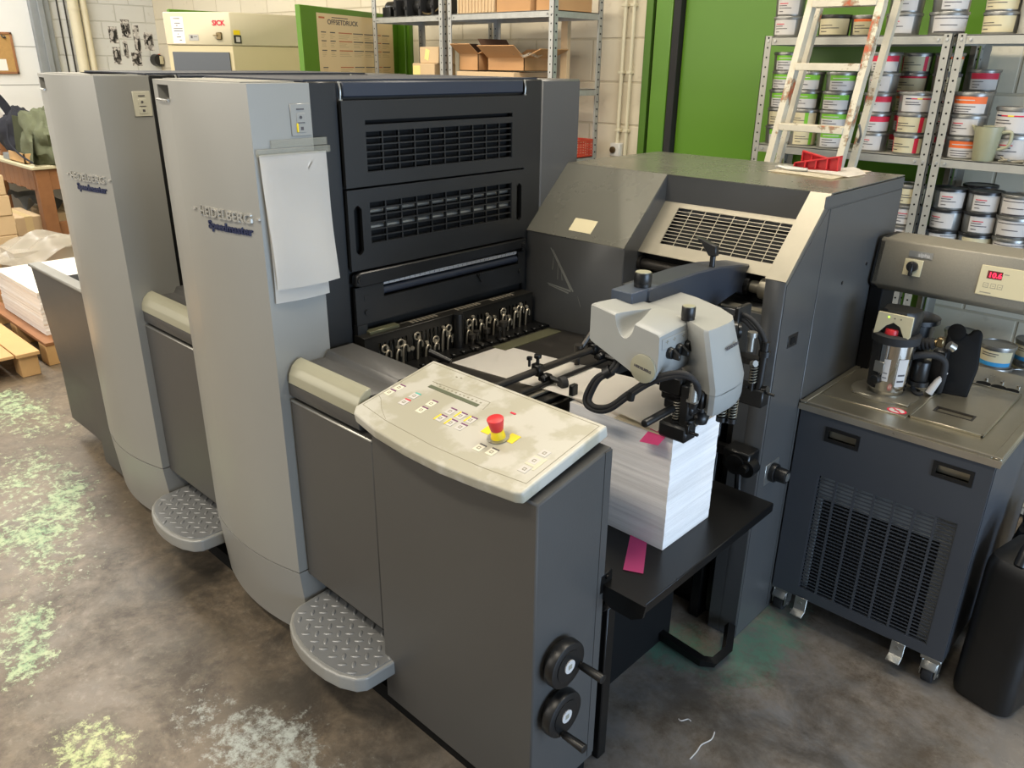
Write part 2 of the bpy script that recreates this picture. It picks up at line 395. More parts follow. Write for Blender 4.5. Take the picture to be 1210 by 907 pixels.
for z in (1.49, 1.83, 2.3): q.box(-9.003, -8.998, -2.6, 2.81, z, z+.006)
struct(q, 'wall_left_panel', ['panelwall', 'seam'])
M['ceil'] = mat('ceiling_paint', '#cfcbc2', .8, 0, .03, 2)
q = MB(); q.box(-9.3, 3.4, -2.6, 4.3, ZC, ZC+.1); struct(q, 'ceiling', 'ceil')
# grey steel column in the corner of the panelled wall
q = MB(); q.box(-9.0, -8.93, 2.80, 2.97, 0, ZC, .004); q.box(-8.93, -8.90, 2.86, 2.91, 0, ZC, .004); struct(q, 'column', 'galvdark')
# ------------------------------------------------------------------ the press
press = thing('printing_press', 'grey two-tower sheet-fed offset press with feeder and console filling the hall', 'printing press', (-1.85, 1.6, 0))
DX = (-.943, 0, 0)
def arc(x): return .975+.0385*((x+2.095)/.257)**2
# --- tower covers
def tower_front(mb, x0, x1, z0, z1, recess=None, taper=0):
    xs = [x0+(x1-x0)*i/18 for i in range(19)]; zs = [z0+(z1-z0)*i/6 for i in range(7)]
    if recess:
        a, b_, c, d = recess
        xs = sorted(set([x for x in xs if not a-.008 < x < b_+.008]+[a-.001, a+.001, b_-.001, b_+.001])); zs = sorted(set([z for z in zs if not c-.008 < z < d+.008]+[c-.006, c, d-.001, d+.001]))
    def y(x, z):
        v = arc(x)
        if recess and a <= x <= b_ and c <= z <= d: v += .03
        if taper: v += taper*(1-(z-z0)/(z1-z0))
        return v
    qb = bmesh.new(); V = [[qb.verts.new((x, y(x, z), z)) for z in zs] for x in xs]
    for i in range(len(xs)-1):
        for j in range(len(zs)-1): qb.faces.new((V[i][j], V[i+1][j], V[i+1][j+1], V[i][j+1]))
    W = 1.186
    B = [[qb.verts.new((x, W, z)) for z in (z0, z1)] for x in (x0, x1)]
    qb.faces.new([V[0][j] for j in range(len(zs))][::-1]+[B[0][0], B[0][1]][::1] if False else [B[0][1], B[0][0]]+V[0])
    qb.faces.new([B[1][0], B[1][1]]+V[-1][::-1])
    qb.faces.new([B[0][1], B[1][1]]+[V[i][-1] for i in range(len(xs))][::-1])
    qb.faces.new([B[1][0], B[0][0]]+[V[i][0] for i in range(len(xs))])
    qb.faces.new([B[0][0], B[0][1], B[1][1], B[1][0]])
    mb._merge(qb)
def tower():
    q = MB(); tower_front(q, -2.352, -1.838, .302, 1.695, (-2.288, -2.185, 1.648, 1.682))
    q.box(-2.30, -1.88, 1.02, 1.17, 1.695, 1.698)
    t = q.build('tower_cover', 'silver', press, smooth=30)
    q = MB(); tower_front(q, -2.352, -1.838, .055, .298, None, .02); q.box(-2.34, -1.845, 1.05, 1.18, .0, .06)
    q.build('lower_cover', 'silver_low', t, smooth=30)
    q = MB(); a = [(x, arc(x)-.004) for x in (-2.288, -2.26, -2.23, -2.20, -2.185)]
    q.tube([(x, y, 1.645) for x, y in a], .004, 8, 2); q.build('grip_lip', 'chrome', t)
    wrap = lambda co: Vector((co.x, arc(co.x)-.0005+(co.y), co.z))
    q = MB(); textmesh(q, 'HEIDELBERG', .0345, (-1.972, 0, 1.3605), (1, 0, 0), (0, 0, 1), .005, .0006, sx=1.12, deform=wrap)
    q.build('maker_badge', 'badge', t)
    for x in (-2.112, -1.845):
        q = MB(); q.prism([(x-.008, 1.3705), (x+.008, 1.3705), (x+.008, 1.3755), (x-.008, 1.3755)], 'y', arc(x)-.005, arc(x)+.001); q.build('badge_dash', 'badge', t)
    q = MB(); textmesh(q, 'Speedmaster', .0305, (-1.957, 0, 1.3285), (1, 0, 0), (0, 0, 1), .003, .0009, sx=1.12, deform=wrap)
    q.build('model_badge', 'blueink', t)
    q = MB(); q.box(-1.8385, -1.835, 1.124, 1.182, 1.569, 1.647, .0012)
    q.m(1).box(-1.836, -1.8338, 1.140, 1.165, 1.600, 1.624, .0008); q.box(-1.836, -1.8338, 1.140, 1.165, 1.577, 1.597, .0008)
    q.m(2).box(-1.836, -1.8335, 1.142, 1.163, 1.632, 1.635); q.box(-1.836, -1.8335, 1.142, 1.163, 1.600, 1.602)
    q.cyl((-1.836, 1.152, 1.614), (-1.8325, 1.152, 1.614), .004, n=10); q.box(-1.836, -1.8333, 1.150, 1.158, 1.583, 1.591)
    return t, q
tw, q = tower()
bp_ = q.build('button_panel', ['cream', 'cream', 'ltext'], tw)
tw2 = copy_tree(tw, press, DX); bp_.data = bp_.data.copy(); bp_.data.materials[0] = M['silver']; bp_.data.materials[1] = M['silver']
q = MB(); q.box(-1.836, -1.832, 1.1385, 1.1435, 1.578, 1.600, .001); q.build('yellow_key', 'yellow', tw)
# --- units
def unit():
    q = MB(); q.box(-2.40, -1.8605, 1.28, 1.995, 1.2, 1.64); lin = q  # matt black block, paints the shade seen behind the guard grilles
    q = MB(); q.box(-2.42, -1.862, 1.19, 2.085, .05, 1.697, .004); q.box(-1.862, -1.848, 1.19, 1.275, .1, 1.697, .003); q.box(-1.862, -1.848, 2.003, 2.086, .86, 1.697, .003)
    u = q.build('printing_unit', 'black', press); lin.build('interior_shade', 'blackm', u)
    q = MB(); q.box(-2.43, -1.85, 2.088, 2.292, .05, 1.697, .006); q.build('drive_cover', 'grey', u)
    q = MB(); q.box(-1.87, -1.845, 1.292, 1.992, 1.658, 1.696, .003); q.box(-2.40, -1.87, 1.19, 2.085, 1.697, 1.702); q.build('top_strip', 'stripe', u)
    for y in (1.282, 1.998):
        q = MB(); q.tube([(-1.845, y, 1.652), (-1.842, y, 1.675), (-1.848, y, 1.697)], .003, 8); q.box(-1.85, -1.841, y-.005, y+.005, 1.647, 1.653); q.build('panel_latch', 'zinc', u)
    A = axes((-1.846, 0, 0), (0, 1, 0), (0, 0, 1))
    q = MB(); frame_plate(q, 1.276, 1.998, 1.424, 1.650, [(1.35, 1.93, 1.587, 1.599), (1.35, 1.93, 1.461, 1.570)], .012, A)
    grille(q, 1.35, 1.93, 1.461, 1.570, 10, 6, .004, .0035, .010, A); q.build('upper_guard', 'black', u)
    q = MB(); frame_plate(q, 1.276, 1.998, 1.192, 1.418, [(1.35, 1.93, 1.262, 1.380), (1.295, 1.322, 1.235, 1.375), (1.955, 1.978, 1.25, 1.375)], .012, A)
    grille(q, 1.35, 1.93, 1.262, 1.380, 10, 6, .004, .0035, .010, A)
    for y, z0, z1 in ((1.3085, 1.235, 1.375), (1.9665, 1.25, 1.375)):
        for z, s in ((z0, 1), (z1, -1)): q.prism([(y-.0135, z), (y-.0135, z+s*.012), (y-.006, z+s*.003), (y, z), ], 'x', -1.846, -1.834); q.prism([(y+.0135, z), (y+.0135, z+s*.012), (y+.006, z+s*.003), (y, z)], 'x', -1.846, -1.834)
    q.build('lower_guard', 'black', u)
    q = MB(); q.box(-1.861, -1.853, 1.35, 1.93, 1.24, 1.262); q.cyl((-1.858, 1.34, 1.305), (-1.858, 1.94, 1.305), .010); q.cyl((-1.858, 1.34, 1.35), (-1.858, 1.94, 1.35), .006); q.build('inner_rollers', 'zinc', u)
    q = MB(); q.prism([(1.28, 1.150), (1.30, 1.143), (1.98, 1.155), (2.0, 1.16), (2.0, 1.186), (1.30, 1.186), (1.285, 1.178)], 'x', -1.85, -1.826, .003)
    for y in (1.297, 1.985): q.cyl((-1.83, y, 1.166), (-1.821, y, 1.166), .011, n=16); q.cyl((-1.821, y, 1.166), (-1.819, y, 1.166), .006, n=12)
    q.build('guard_rail', 'blackp', u)
    q = MB(); q.box(-1.85, -1.842, 1.384, 1.966, 1.134, 1.144); q.m(1)
    for i in range(29): q.box(-1.842, -1.8415, 1.39+i*.02, 1.3915+i*.02, 1.136, 1.142)
    q.build('register_scale', ['lwhite', 'ltext'], u)
    q = MB(); q.cyl((-1.848, 1.384, 1.117), (-1.848, 1.966, 1.117), .012); q.build('plate_cylinder', 'stripe', u)
    q = MB(); frame_plate(q, 1.282, 2.0, 1.03, 1.142, [(1.384, 1.966, 1.1, 1.142)], .012, A)
    q.prism([(1.765, 1.10), (1.795, 1.10), (1.79, 1.075), (1.783, 1.072)], 'x', -1.836, -1.828); q.cyl((-1.83, 1.778, 1.097), (-1.824, 1.778, 1.097), .007)
    for y, z in ((1.318, 1.065), (1.975, 1.075)): q.cyl((-1.836, y, z), (-1.829, y, z), .008, n=14)
    q.box(-1.836, -1.833, 1.312, 1.326, 1.1, 1.117); q.box(-1.85, -1.83, 1.28, 1.315, .98, 1.03)
    q.build('blanket_guard', 'black', u)
    return u
un = unit(); un2 = copy_tree(un, press, DX)
# --- low frame between the towers with light-topped side covers
def side_cover(x0, x1, near, xt=None):
    xt = xt or x1
    q = MB()
    q.prism([(1.041, .287), (1.30, .287), (1.30, .87), (1.041, .87)], 'x', x0, x1, .004); sc = q.build('side_cover', 'grey', press)
    q = MB(); q.prism([(1.041, .884), (1.05, .878), (1.26, .878), (1.26, .985), (1.172, .985), (1.160, .965), (1.083, .968), (1.046, .921), (1.041, .921)], 'x', x0, xt, .002); q.build('ledge', 'grey', sc)
    q = MB(); q.prism([(1.038, .922), (1.041, .948), (1.052, .970), (1.068, .983), (1.085, .987), (1.085, .968), (1.055, .93)], 'x', x0+.003, xt, .002); q.build('light_rail', 'creamrail', sc)
    q = MB(); q.box(x0, x1, 1.039, 1.05, .864, .872, .003); q.build('edge_strip', 'zinc', sc)
    q = MB(); q.box(x0, x1+.4*near, 1.10, 1.9, .0, .3); q.build('plinth', 'blackm', sc)
side_cover(-1.832, -1.462, 1, -1.512); side_cover(-2.785, -2.355, 0)
q = MB(); q.cyl((-2.42, 1.16, .965), (-2.42, 1.16, 1.0), .03); q.build('stop_buffer', 'rubber', press)
# --- foot steps
def step():
    pts = [(-1.835, 1.12), (-1.822, .985), (-1.805, .955), (-1.77, .925), (-1.72, .903), (-1.66, .890), (-1.60, .886), (-1.54, .890), (-1.485, .902), (-1.44, .925), (-1.423, .95), (-1.418, 1.12)]
    q = MB(); q.prism(pts, 'z', .155, .203, .008, seg=3); st = q.build('foot_step', 'silver_low', press); st.modifiers.new('normals', 'WEIGHTED_NORMAL')
    cx, cy = -1.625, 1.02
    q = MB(); ins = [(cx+(x-cx)*.945, cy+(y-cy)*.90) for x, y in pts]; q.prism(ins, 'z', .2, .2055)
    # raised lozenges, kept inside the tread
    def inside(x, y):
        c = False; n = len(ins)
        for i in range(n):
            (ax, ay), (bx, by) = ins[i], ins[(i+1) % n]
            if (ay > y) != (by > y) and x < (bx-ax)*(y-ay)/(by-ay)+ax: c = not c
        return c
    for i in range(-12, 13):
        for j in range(-12, 13):
            x = -1.625+(i+j)*.0225; y = 1.0+(i-j)*.0225; a = R(45 if (i+j) % 2 else -45)
            e = .013
            if all(inside(x+s*e*math.cos(a), y+s*e*math.sin(a)) for s in (1, -1)):
                q.ball((x, y, .2056), 1, .0140, .0058, .0022, 10, Matrix.Rotation(a, 4, 'Z'))
    q.build('tread_plate', 'tread', st)
    return st
M['tread'] = mat('tread_metal', '#8f9090', .42, .45, .08, 9)
st = step(); st2 = copy_tree(st, press, DX)
q = MB(); q.box(-2.36, -.92, 1.06, 1.2, 0, .055); q.box(-3.3, -2.36, 1.06, 1.2, 0, .055); q.build('base_rail', 'blackm', press)
# --- delivery end
q = MB(); q.prism([(-4.0, .877), (-3.30, .877), (-3.30, .045), (-3.52, .045), (-3.52, .41), (-3.885, .435)], 'y', 1.041, 1.075, .003)
q.box(-4.0, -3.30, 1.075, 1.9, .1, .78); dv = q.build('delivery_cover', 'grey', press)
q = MB(); q.box(-4.0, -3.30, 1.03, 1.085, .868, .882, .004); q.build('cover_edge', 'zinc', dv)
q = MB(); q.prism([(1.15, .80), (1.15, .93), (1.19, .985), (1.26, 1.0), (1.5, 1.0), (1.5, .8)], 'x', -3.63, -3.34, .006); q.build('delivery_console', 'cream', dv)
q = MB(); q.box(-3.99, -3.35, 1.08, 1.5, .78, .80); q.build('delivery_tray', 'blackm', dv)
# --- feeder hood on the drive side
XR, YF, YBk, ZT = -.892, 2.023, 2.812, 1.418
prof = [(YF, .84), (YF, 1.207), (2.237, ZT), (YBk, ZT), (YBk, .84)]
q = MB()
q.prism(prof, 'x', -1.852, -1.432, .003)                                     # left block
q.prism([(YF, .0), (YF, 1.207), (2.237, ZT-.003), (YBk, ZT-.003), (YBk, .0)], 'x', -.952, XR, .003)   # right cheek
q.prism([(2.237, 1.335), (2.237, ZT), (YBk, ZT), (YBk, .3), (2.24, .3), (2.24, 1.335)], 'x', -1.434, -.95)  # rear of the recess
q.prism([(YF, .0), (YF, 1.10), (2.045, 1.103), (2.24, 1.103), (2.24, 0)], 'x', -.99, -.95)
q.prism([(YF, .86), (YF, 1.097), (2.24, 1.097), (2.24, .86)], 'x', -1.434, -.99, .002)
q.box(-1.852, -1.5, 2.05, YBk, .05, .84)
hood = q.build('feeder_hood', 'hood', press)
q = MB(); q.box(XR-.001, XR+.0025, 2.243, YBk-.002, .02, 1.376, .001); q.box(XR-.001, XR+.0025, 2.20, YBk-.002, 1.381, ZT-.004, .001)
q.prism([(2.03, .01), (2.238, .01), (2.238, 1.376), (2.232, 1.376), (2.03, 1.19)], 'x', XR-.001, XR+.0015)
q.build('end_panels', 'hood', hood)
q = MB(); q.prism([(YF-.002, 1.205), (2.236, ZT+.001), (2.246, ZT-.001), (YF+.006, 1.196)], 'x', -.953, XR+.0005); q.build('cheek_edge', 'steel', hood)
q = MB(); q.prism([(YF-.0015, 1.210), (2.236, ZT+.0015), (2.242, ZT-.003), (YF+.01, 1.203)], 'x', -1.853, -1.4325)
q.box(-1.853, XR, 2.236, YBk, ZT-.001, ZT+.002); q.build('lit_top_skin', 'hoodtop_lit', hood)  # thin skin carrying the painted light on hood top and slope
# slanted louvre panel inside the recess
yd = Vector((0, 2.237-2.10, 1.335-1.19)).normalized(); A = axes((0, 2.10, 1.19), (1, 0, 0), yd); Lg = math.hypot(.137, .145)
q = MB(); frame_plate(q, -1.432, -.952, 0, Lg, [(-1.372, -.972, .042, Lg-.018)], .004, A, -.004)
grille(q, -1.372, -.972, .042, Lg-.018, 8, 11, .0022, .0024, .0010, A @ Matrix.Translation((0, 0, -.0016)))
q.build('louvre_panel', 'steel', hood)
q = MB(); q.prism([(2.13, 1.185), (2.25, 1.31), (2.25, 1.10), (2.13, 1.10)], 'x', -1.431, -.953); q.build('recess_lining', 'blackm', hood)
q = MB(); q.cyl((-1.43, 2.118, 1.150), (-1.20, 2.118, 1.150), .017); q.cyl((-1.43, 2.118, 1.115), (-1.20, 2.118, 1.115), .012); q.cyl((-1.432, 2.118, 1.150), (-1.42, 2.118, 1.150), .024); q.build('guide_bar', 'oil', hood)
q = MB(); q.cyl((-1.20, 2.118, 1.155), (-1.13, 2.118, 1.155), .030, .034); q.build('clamp_sleeve', 'steel', hood)
q = MB(); q.cyl((-1.05, 2.118, 1.148), (-1.0, 2.118, 1.148), .018); q.cyl((-1.005, 2.118, 1.148), (-.952, 2.118, 1.148), .031, bev=.003); q.build('clamp_sleeve', 'steel', hood)
q = MB(); q.cyl((-1.05, 2.118, 1.148), (-1.036, 2.118, 1.148), .031); q.build('bar_flange', 'blackgl', hood)
q = MB(); A2 = axes((-1.63, 2.062, 1.2475), (1, 0, 0), (0, .214, .211)); q.box(-.047, .047, -.026, .026, 0, .0022, .0006, mtx=A2); q.build('rating_plate', 'lcream', hood)
q = MB(); q.box(-1.08, -.945, 2.028, 2.06, 1.099, 1.106); q.build('shelf_lip', 'steel', hood)
q = MB(); q.box(XR, XR+.003, 2.088, 2.15, .997, 1.035, .0008); q.m(1).box(XR+.002, XR+.0045, 2.105, 2.133, 1.006, 1.026); q.build('socket', ['blackp', 'blackm'], hood)
q = MB(); q.box(XR, XR+.003, 2.068, 2.155, .555, .625, .001); q.build('knob_plate', 'zinc', hood)
q = MB(); q.cyl((XR+.003, 2.112, .590), (XR+.02, 2.112, .590), .030, bev=.003); q.cyl((XR+.02, 2.112, .590), (XR+.055, 2.112, .590), .024, .022, bev=.003); q.m(1).cyl((XR+.0545, 2.112, .590), (XR+.056, 2.112, .590), .014); q.build('side_knob', ['blackp', 'zinc'], hood)
for y in (2.46, 2.6): pass
q = MB()
for y, z in ((2.42, 1.13), (2.60, 1.16)): q.cyl((XR, y, z), (XR+.004, y, z), .006, n=10)
q.build('panel_screws', 'blackp', hood)
# chalk-like scuff on the front
q = MB()
for k, (a, b_) in enumerate((((-1.735, 1.165), (-1.64, 1.035)), ((-1.725, 1.16), (-1.63, 1.03)), ((-1.745, 1.04), (-1.64, 1.03)), ((-1.74, 1.035), (-1.65, 1.022)), ((-1.70, 1.12), (-1.70, 1.06)), ((-1.685, 1.10), (-1.68, 1.06)), ((-1.72, 1.14), (-1.725, 1.09)), ((-1.61, 1.02), (-1.595, .985)))):
    d = Vector((b_[0]-a[0], 0, b_[1]-a[1])); nrm = Vector((-d.z, 0, d.x)).normalized()*(.0032 if k < 4 else .0013)
    P0 = Vector((a[0], YF-.0004, a[1])); P1 = Vector((b_[0], YF-.0004, b_[1]))
    f = q.bm.faces.new([q.bm.verts.new(v) for v in (P0-nrm*.4, P1-nrm, P1+nrm, P0+nrm*.4)])
q.build('scuff_mark', 'scuff', hood)
# --- black pile frame below the hood
q = MB()
q.box(-1.84, -1.0, 2.09, 2.12, .0, .86); q.box(-1.07, -1.035, 2.03, 2.09, .0, .86, .003); q.box(-1.02, -.985, 2.045, 2.09, .04, .86, .003); q.box(-1.50, -1.46, 2.03, 2.09, 0, .86, .003)
q.cyl((-1.09, 2.09, .09), (-1.09, 2.08, .09), .018, n=16)
fr = q.build('pile_frame', 'blackgl', press)
q = MB(); q.box(-.98, -.895, 1.955, 2.02, .64, .70, .004); q.cyl((-.935, 1.945, .66), (-.935, 1.99, .66), .030); q.cyl((-.90, 1.95, .655), (-.90, 1.99, .655), .026); q.cyl((-.90, 1.93, .66), (-.90, 1.955, .66), .012)
q.tube([(-.93, 1.97, .64), (-.925, 1.965, .60), (-.92, 1.96, .57)], .010, 8); q.box(-1.2, -.98, 1.99, 2.01, .655, .685); q.build('lift_chain_bracket', 'blackgl', fr)
q = MB(); q.tube([(-1.15, 1.855, .025), (-.90, 1.832, .025), (-.872, 1.853, .025), (-.868, 1.93, .027), (-.905, 2.01, .055)], .018, 4, 0); q.build('floor_guard_bar', 'blackgl', fr)
# --- pile board
q = MB(); q.box(-1.26, -.79, 1.29, 1.925, .572, .6, .002); q.prism([(-.907, .6), (-.784, .6), (-.79, .565), (-.82, .545), (-.88, .545), (-.907, .56)], 'y', 1.284, 1.292); pb = q.build('pile_board', 'blackgl', press)
q = MB(); q.box(-.935, -.905, 1.27, 1.32, .575, .63, .003); q.cyl((-.905, 1.295, .617), (-.9, 1.295, .617), .006, n=10); q.tube([(-.92, 1.30, .58), (-.905, 1.31, .55), (-.915, 1.31, .52), (-.935, 1.31, .50)], .012, 8); q.box(-1.0, -.93, 1.30, 1.33, .3, .62); q.build('board_hanger', 'blackgl', pb)
q = MB(); q.box(-.945, -.915, 1.325, 1.36, .0, .5, .003); q.box(-1.42, -1.26, 1.30, 1.34, .0, .86); q.build('front_post', 'blackgl', press)
# --- operator console
q = MB(); q.prism([(1.041, .055), (1.288, .055), (1.288, .965), (1.041, .92)], 'x', -1.464, -.907, .004); con = q.build('console', 'grey', press)
q = MB(); q.box(-.9075, -.9055, 1.262, 1.286, .07, .96); q.build('corner_strip', 'grey', con)
q = MB(); q.box(-1.45, -.92, 1.075, 1.27, 0, .06); q.prism([(1.0, 0), (1.05, 0), (1.05, .03), (1.0, .02)], 'x', -.93, -.90); q.build('plinth', 'blackm', con)
k_ = math.atan2(.06, .288); sl = Vector((0, math.cos(k_), math.sin(k_))); PA = axes((-1.507, 1.002, .950), (1, 0, 0), sl)   # local: x along, y up the slope, z out
W_, H_ = .581, .294
outl = [(0, H_), (0, .03), (.02, .008), (.12, -.010), (.24, -.018), (.36, -.018), (.47, -.008), (.565, .004), (W_, .012), (W_, H_)]
q = MB(); q.prism(outl, 'z', -.030, 0, .006, mtx=PA, seg=3)
pl = q.build('control_panel', 'stainedplate', con); pl.modifiers.new('normals', 'WEIGHTED_NORMAL')
q = MB()
def line(a, b_, w=.0012, h=.0006):
    d = Vector((b_[0]-a[0], b_[1]-a[1], 0)); L_ = d.length
    q.box(-w/2, L_+w/2, -w/2, w/2, -.0002, h, mtx=PA @ Matrix.Translation((a[0], a[1], 0)) @ Matrix.Rotation(math.atan2(d.y, d.x), 4, 'Z'))
for a, b_ in (((.012, .045), (.012, H_-.012)), ((.012, H_-.012), (W_-.014, H_-.012)), ((W_-.014, H_-.012), (W_-.014, .040)), ((.012, .045), (.12, .030)), ((.12, .030), (.30, .022)), ((.30, .022), (.45, .028)), ((.45, .028), (W_-.014, .040)),
             ((.012, .095), (.03, .088)), ((.03, .088), (.07, .058)), ((.07, .058), (.115, .034)),
             ((.085, .215), (.285, .222)), ((.285, .222), (.292, .19))): line(a, b_)
q.build('printed_outline', 'outline', pl)
q = MB(); q.box(.094, .27, .190, .201, -.0002, .0012, mtx=PA); q.build('display_window', 'lcd', pl)
q = MB()
for i in range(11): q.box(.118+i*.0145, .123+i*.0145, .207, .2105, 0, .0008, mtx=PA)
for x, y in ((.10, .212), (.11, .214), (.12, .262), (.135, .264)): q.box(x, x+.006, y, y+.003, 0, .0008, mtx=PA)
q.build('display_marks', 'outline', pl)
def key(x, y, cap=None, side=False, fill='lwhite', glyph=True, w=.022, h=.022):
    q = MB(); q.box(x-w/2, x+w/2, y-h/2, y+h/2, -.0002, .0012, .0005, mtx=PA)
    q.m(1)
    if cap: q.box(x-w/2+.002, x+w/2, y+h/2, y+h/2+.004, 0, .0012, mtx=PA)
    q.m(2)
    if side: q.box(x-w/2-.001, x-w/2+.004, y-h/2, y+h/2+.002, .0005, .0016, mtx=PA)
    q.m(3)
    if glyph:
        for dx, dy, a, c in ((-.004, -.004, .008, .0016), (-.004, .003, .008, .0016), (-.004, -.004, .0016, .008), (.003, -.004, .0016, .008)): q.box(x+dx, x+dx+a, y+dy, y+dy+c, .001, .0017, mtx=PA)
    q.build('key', [fill, {'r': 'lred', 'g': 'teal', 'p': 'purple', 'k': 'ltext', None: 'purple'}[cap], 'yellow', 'outline'], pl)
M['teal'] = mat('teal_print', '#3fa89a', .6, 0, 0)
M['platekey'] = mat('worn_key', '#d2cdb9', .4, 0, .02)
for x, y, c, s_, f in ((.026, .118, 'p', 0, 'platekey'), (.030, .147, 'p', 0, 'platekey'), (.096, .108, 'r', 0, 'lwhite'), (.097, .141, 'g', 0, 'lwhite'), (.162, .107, 'p', 0, 'platekey'), (.162, .140, 'p', 0, 'platekey'),
        (.229, .141, 'p', 0, 'lwhite'), (.265, .141, 'p', 1, 'lwhite'), (.299, .141, 'p', 1, 'lwhite'), (.230, .108, 'p', 1, 'lwhite'), (.266, .108, 'p', 1, 'lwhite'), (.299, .108, 'p', 0, 'lwhite'),
        (.395, .074, 'k', 0, 'platekey'), (.430, .078, 'k', 0, 'platekey'), (.532, .073, None, 0, 'lwhite'), (.530, .106, None, 0, 'lwhite'), (.531, .138, None, 0, 'lwhite')):
    key(x, y, c, s_, f)
q = MB(); q.box(.358, .374, .214, .219, 0, .0012, mtx=PA); q.build('red_mark', 'lred', pl)
q = MB(); q.box(.518, .545, .0885, .1215, -.0002, .0009, mtx=PA); q.box(.545, .552, .08, .125, -.0002, .0007, mtx=PA); q.build('worn_patch', 'stain', pl)
q = MB(); q.box(.352, .386, .122, .150, -.0002, .001, mtx=PA @ Matrix()); q.box(.42, .447, .126, .156, -.0002, .001, mtx=PA); q.build('yellow_label', 'yellow', pl)
q = MB(); C0 = (.405, .126, 0)
def P3(x, y, z): return PA @ Vector((x, y, z))
q.cyl(P3(*C0), P3(C0[0], C0[1], .003), .026, n=28); q.build('stop_base', 'zinc', pl)
q = MB(); q.cyl(P3(C0[0], C0[1], .003), P3(C0[0], C0[1], .022), .017, .014, n=24); q.build('stop_collar', 'yellow', pl)
q = MB(); q.cyl(P3(C0[0], C0[1], .022), P3(C0[0], C0[1], .052), .0145, .0195, n=28, bev=.002); q.build('emergency_stop', 'red', pl)
def handwheel(y, z, ang):
    q = MB(); q.cyl((-.907, y, z), (-.893, y, z), .045); q.cyl((-.893, y, z), (-.868, y, z), .060, .058, n=36, bev=.004); q.cyl((-.868, y, z), (-.866, y, z), .040, n=30); h = q.build('handwheel', 'blackp', con)
    q = MB(); q.cyl((-.867, y, z), (-.8635, y, z), .017, n=20); q.m(1).box(-.8638, -.863, y-.006, y+.006, z-.006, z+.006); q.build('hub_cap', ['lwhite', 'outline'], h)
    hy, hz = y+.046*math.cos(ang), z+.046*math.sin(ang)
    q = MB(); q.cyl((-.867, hy, hz), (-.862, hy, hz), .008); q.cyl((-.862, hy, hz), (-.800, hy, hz), .0095, .0115, n=18, bev=.0015); q.build('crank_handle', 'blackp', h)
handwheel(1.118, .485, R(-28)); handwheel(1.116, .340, R(-105))
# --- feed table and sheet guides
q = MB(); q.prism([(-1.80, .880), (-1.30, .904), (-1.30, .87), (-1.80, .85)], 'y', 1.262, 2.02); ft = q.build('feed_table', 'oil', press)
q = MB(); q.prism([(-1.715, .8865), (-1.655, .8895), (-1.655, .884), (-1.715, .880)], 'y', 1.72, 2.0); q.build('guide_strip', 'olive', ft)
q = MB(); q.box(-1.80, -1.73, 1.30, 2.02, .880, .891)
for i in range(16): q.box(-1.745, -1.725, 1.35+i*.042, 1.362+i*.042, .886, .898, .002)
q.build('gripper_rail', 'blackgl', ft)
for x, y in ((-1.76, 1.74), (-1.75, 1.79), (-1.765, 1.70), (-1.75, 1.665)):
    q = MB(); q.cyl((x, y, .885), (x, y, .925), .006); q.cyl((x, y, .92), (x, y, .935), .012, n=12); q.box(x-.012, x+.03, y-.008, y+.008, .886, .898, .002); q.build('front_lay', 'oil', ft)
q = MB()
q.cyl((-1.74, 1.80, .935), (-1.74, 1.80, .95), .016, n=14); q.cyl((-1.74, 1.80, .885), (-1.74, 1.80, .935), .007)
q.build('lay_knob', 'oil', ft)
q = MB(); q.cyl((-1.74, 1.475, .925), (-1.675, 1.50, .905), .012, .009); q.build('side_stop', 'blackgl', ft)
q = MB(); q.cyl((-1.352, 1.30, .955), (-1.352, 2.02, .955), .0105, n=18); q.build('roller_bar', 'oil', ft)
q = MB(); q.cyl((-1.318, 1.30, .925), (-1.318, 2.02, .925), .006); q.box(-1.345, -1.30, 1.30, 1.74, .902, .909); q.build('support_bar', 'blackgl', ft)
q = MB(); q.box(-1.30, -1.27, 1.30, 1.60, .872, .905, .002); q.box(-1.262, -1.25, 1.28, 1.60, .80, .895); q.box(-1.22, -1.205, 1.512, 1.535, .70, .957, .002); q.cyl((-1.27, 1.575, .885), (-1.262, 1.575, .885), .008); q.build('front_stop', 'blackgl', ft)
q = MB(); q.box(-1.315, -1.303, 1.30, 1.62, .905, .914); q.build('stop_rail', 'steel', ft)
def clamp(y, wheel=True):
    q = MB(); q.box(-1.368, -1.336, y-.012, y+.012, .94, .975, .004); q.cyl((-1.352, y, .97), (-1.352, y, .992), .005, n=10); q.cyl((-1.352, y, .992), (-1.352, y, 1.003), .011, n=10, bev=.002); q.cyl((-1.372, y-.012, .965), (-1.372, y-.012, .985), .004, n=8); q.cyl((-1.372, y-.012, .985), (-1.372, y-.012, .993), .008, n=10)
    q.box(-1.345, -1.32, y-.007, y+.03, .928, .945, .003); q.cyl((-1.332, y+.004, .94), (-1.325, y+.004, .935), .014, n=14); q.cyl((-1.32, y+.02, .935), (-1.275, y+.025, .932), .009, n=12)
    c = q.build('sheet_clamp', 'blackgl', ft)
    if wheel:
        q = MB(); q.cyl((-1.283, y+.014, .932), (-1.276, y+.034, .932), .017, n=18, bev=.002); q.build('guide_wheel', 'rubber', c)
clamp(1.535); clamp(1.785, False)
q = MB(); q.tube([(-1.372, 1.735, .90), (-1.374, 1.74, .95), (-1.372, 1.755, .965), (-1.36, 1.80, 1.02), (-1.35, 1.86, 1.07)], .008, 8); q.cyl((-1.372, 1.74, .955), (-1.372, 1.74, .975), .014, n=12); q.build('air_pipe', 'oil', ft)
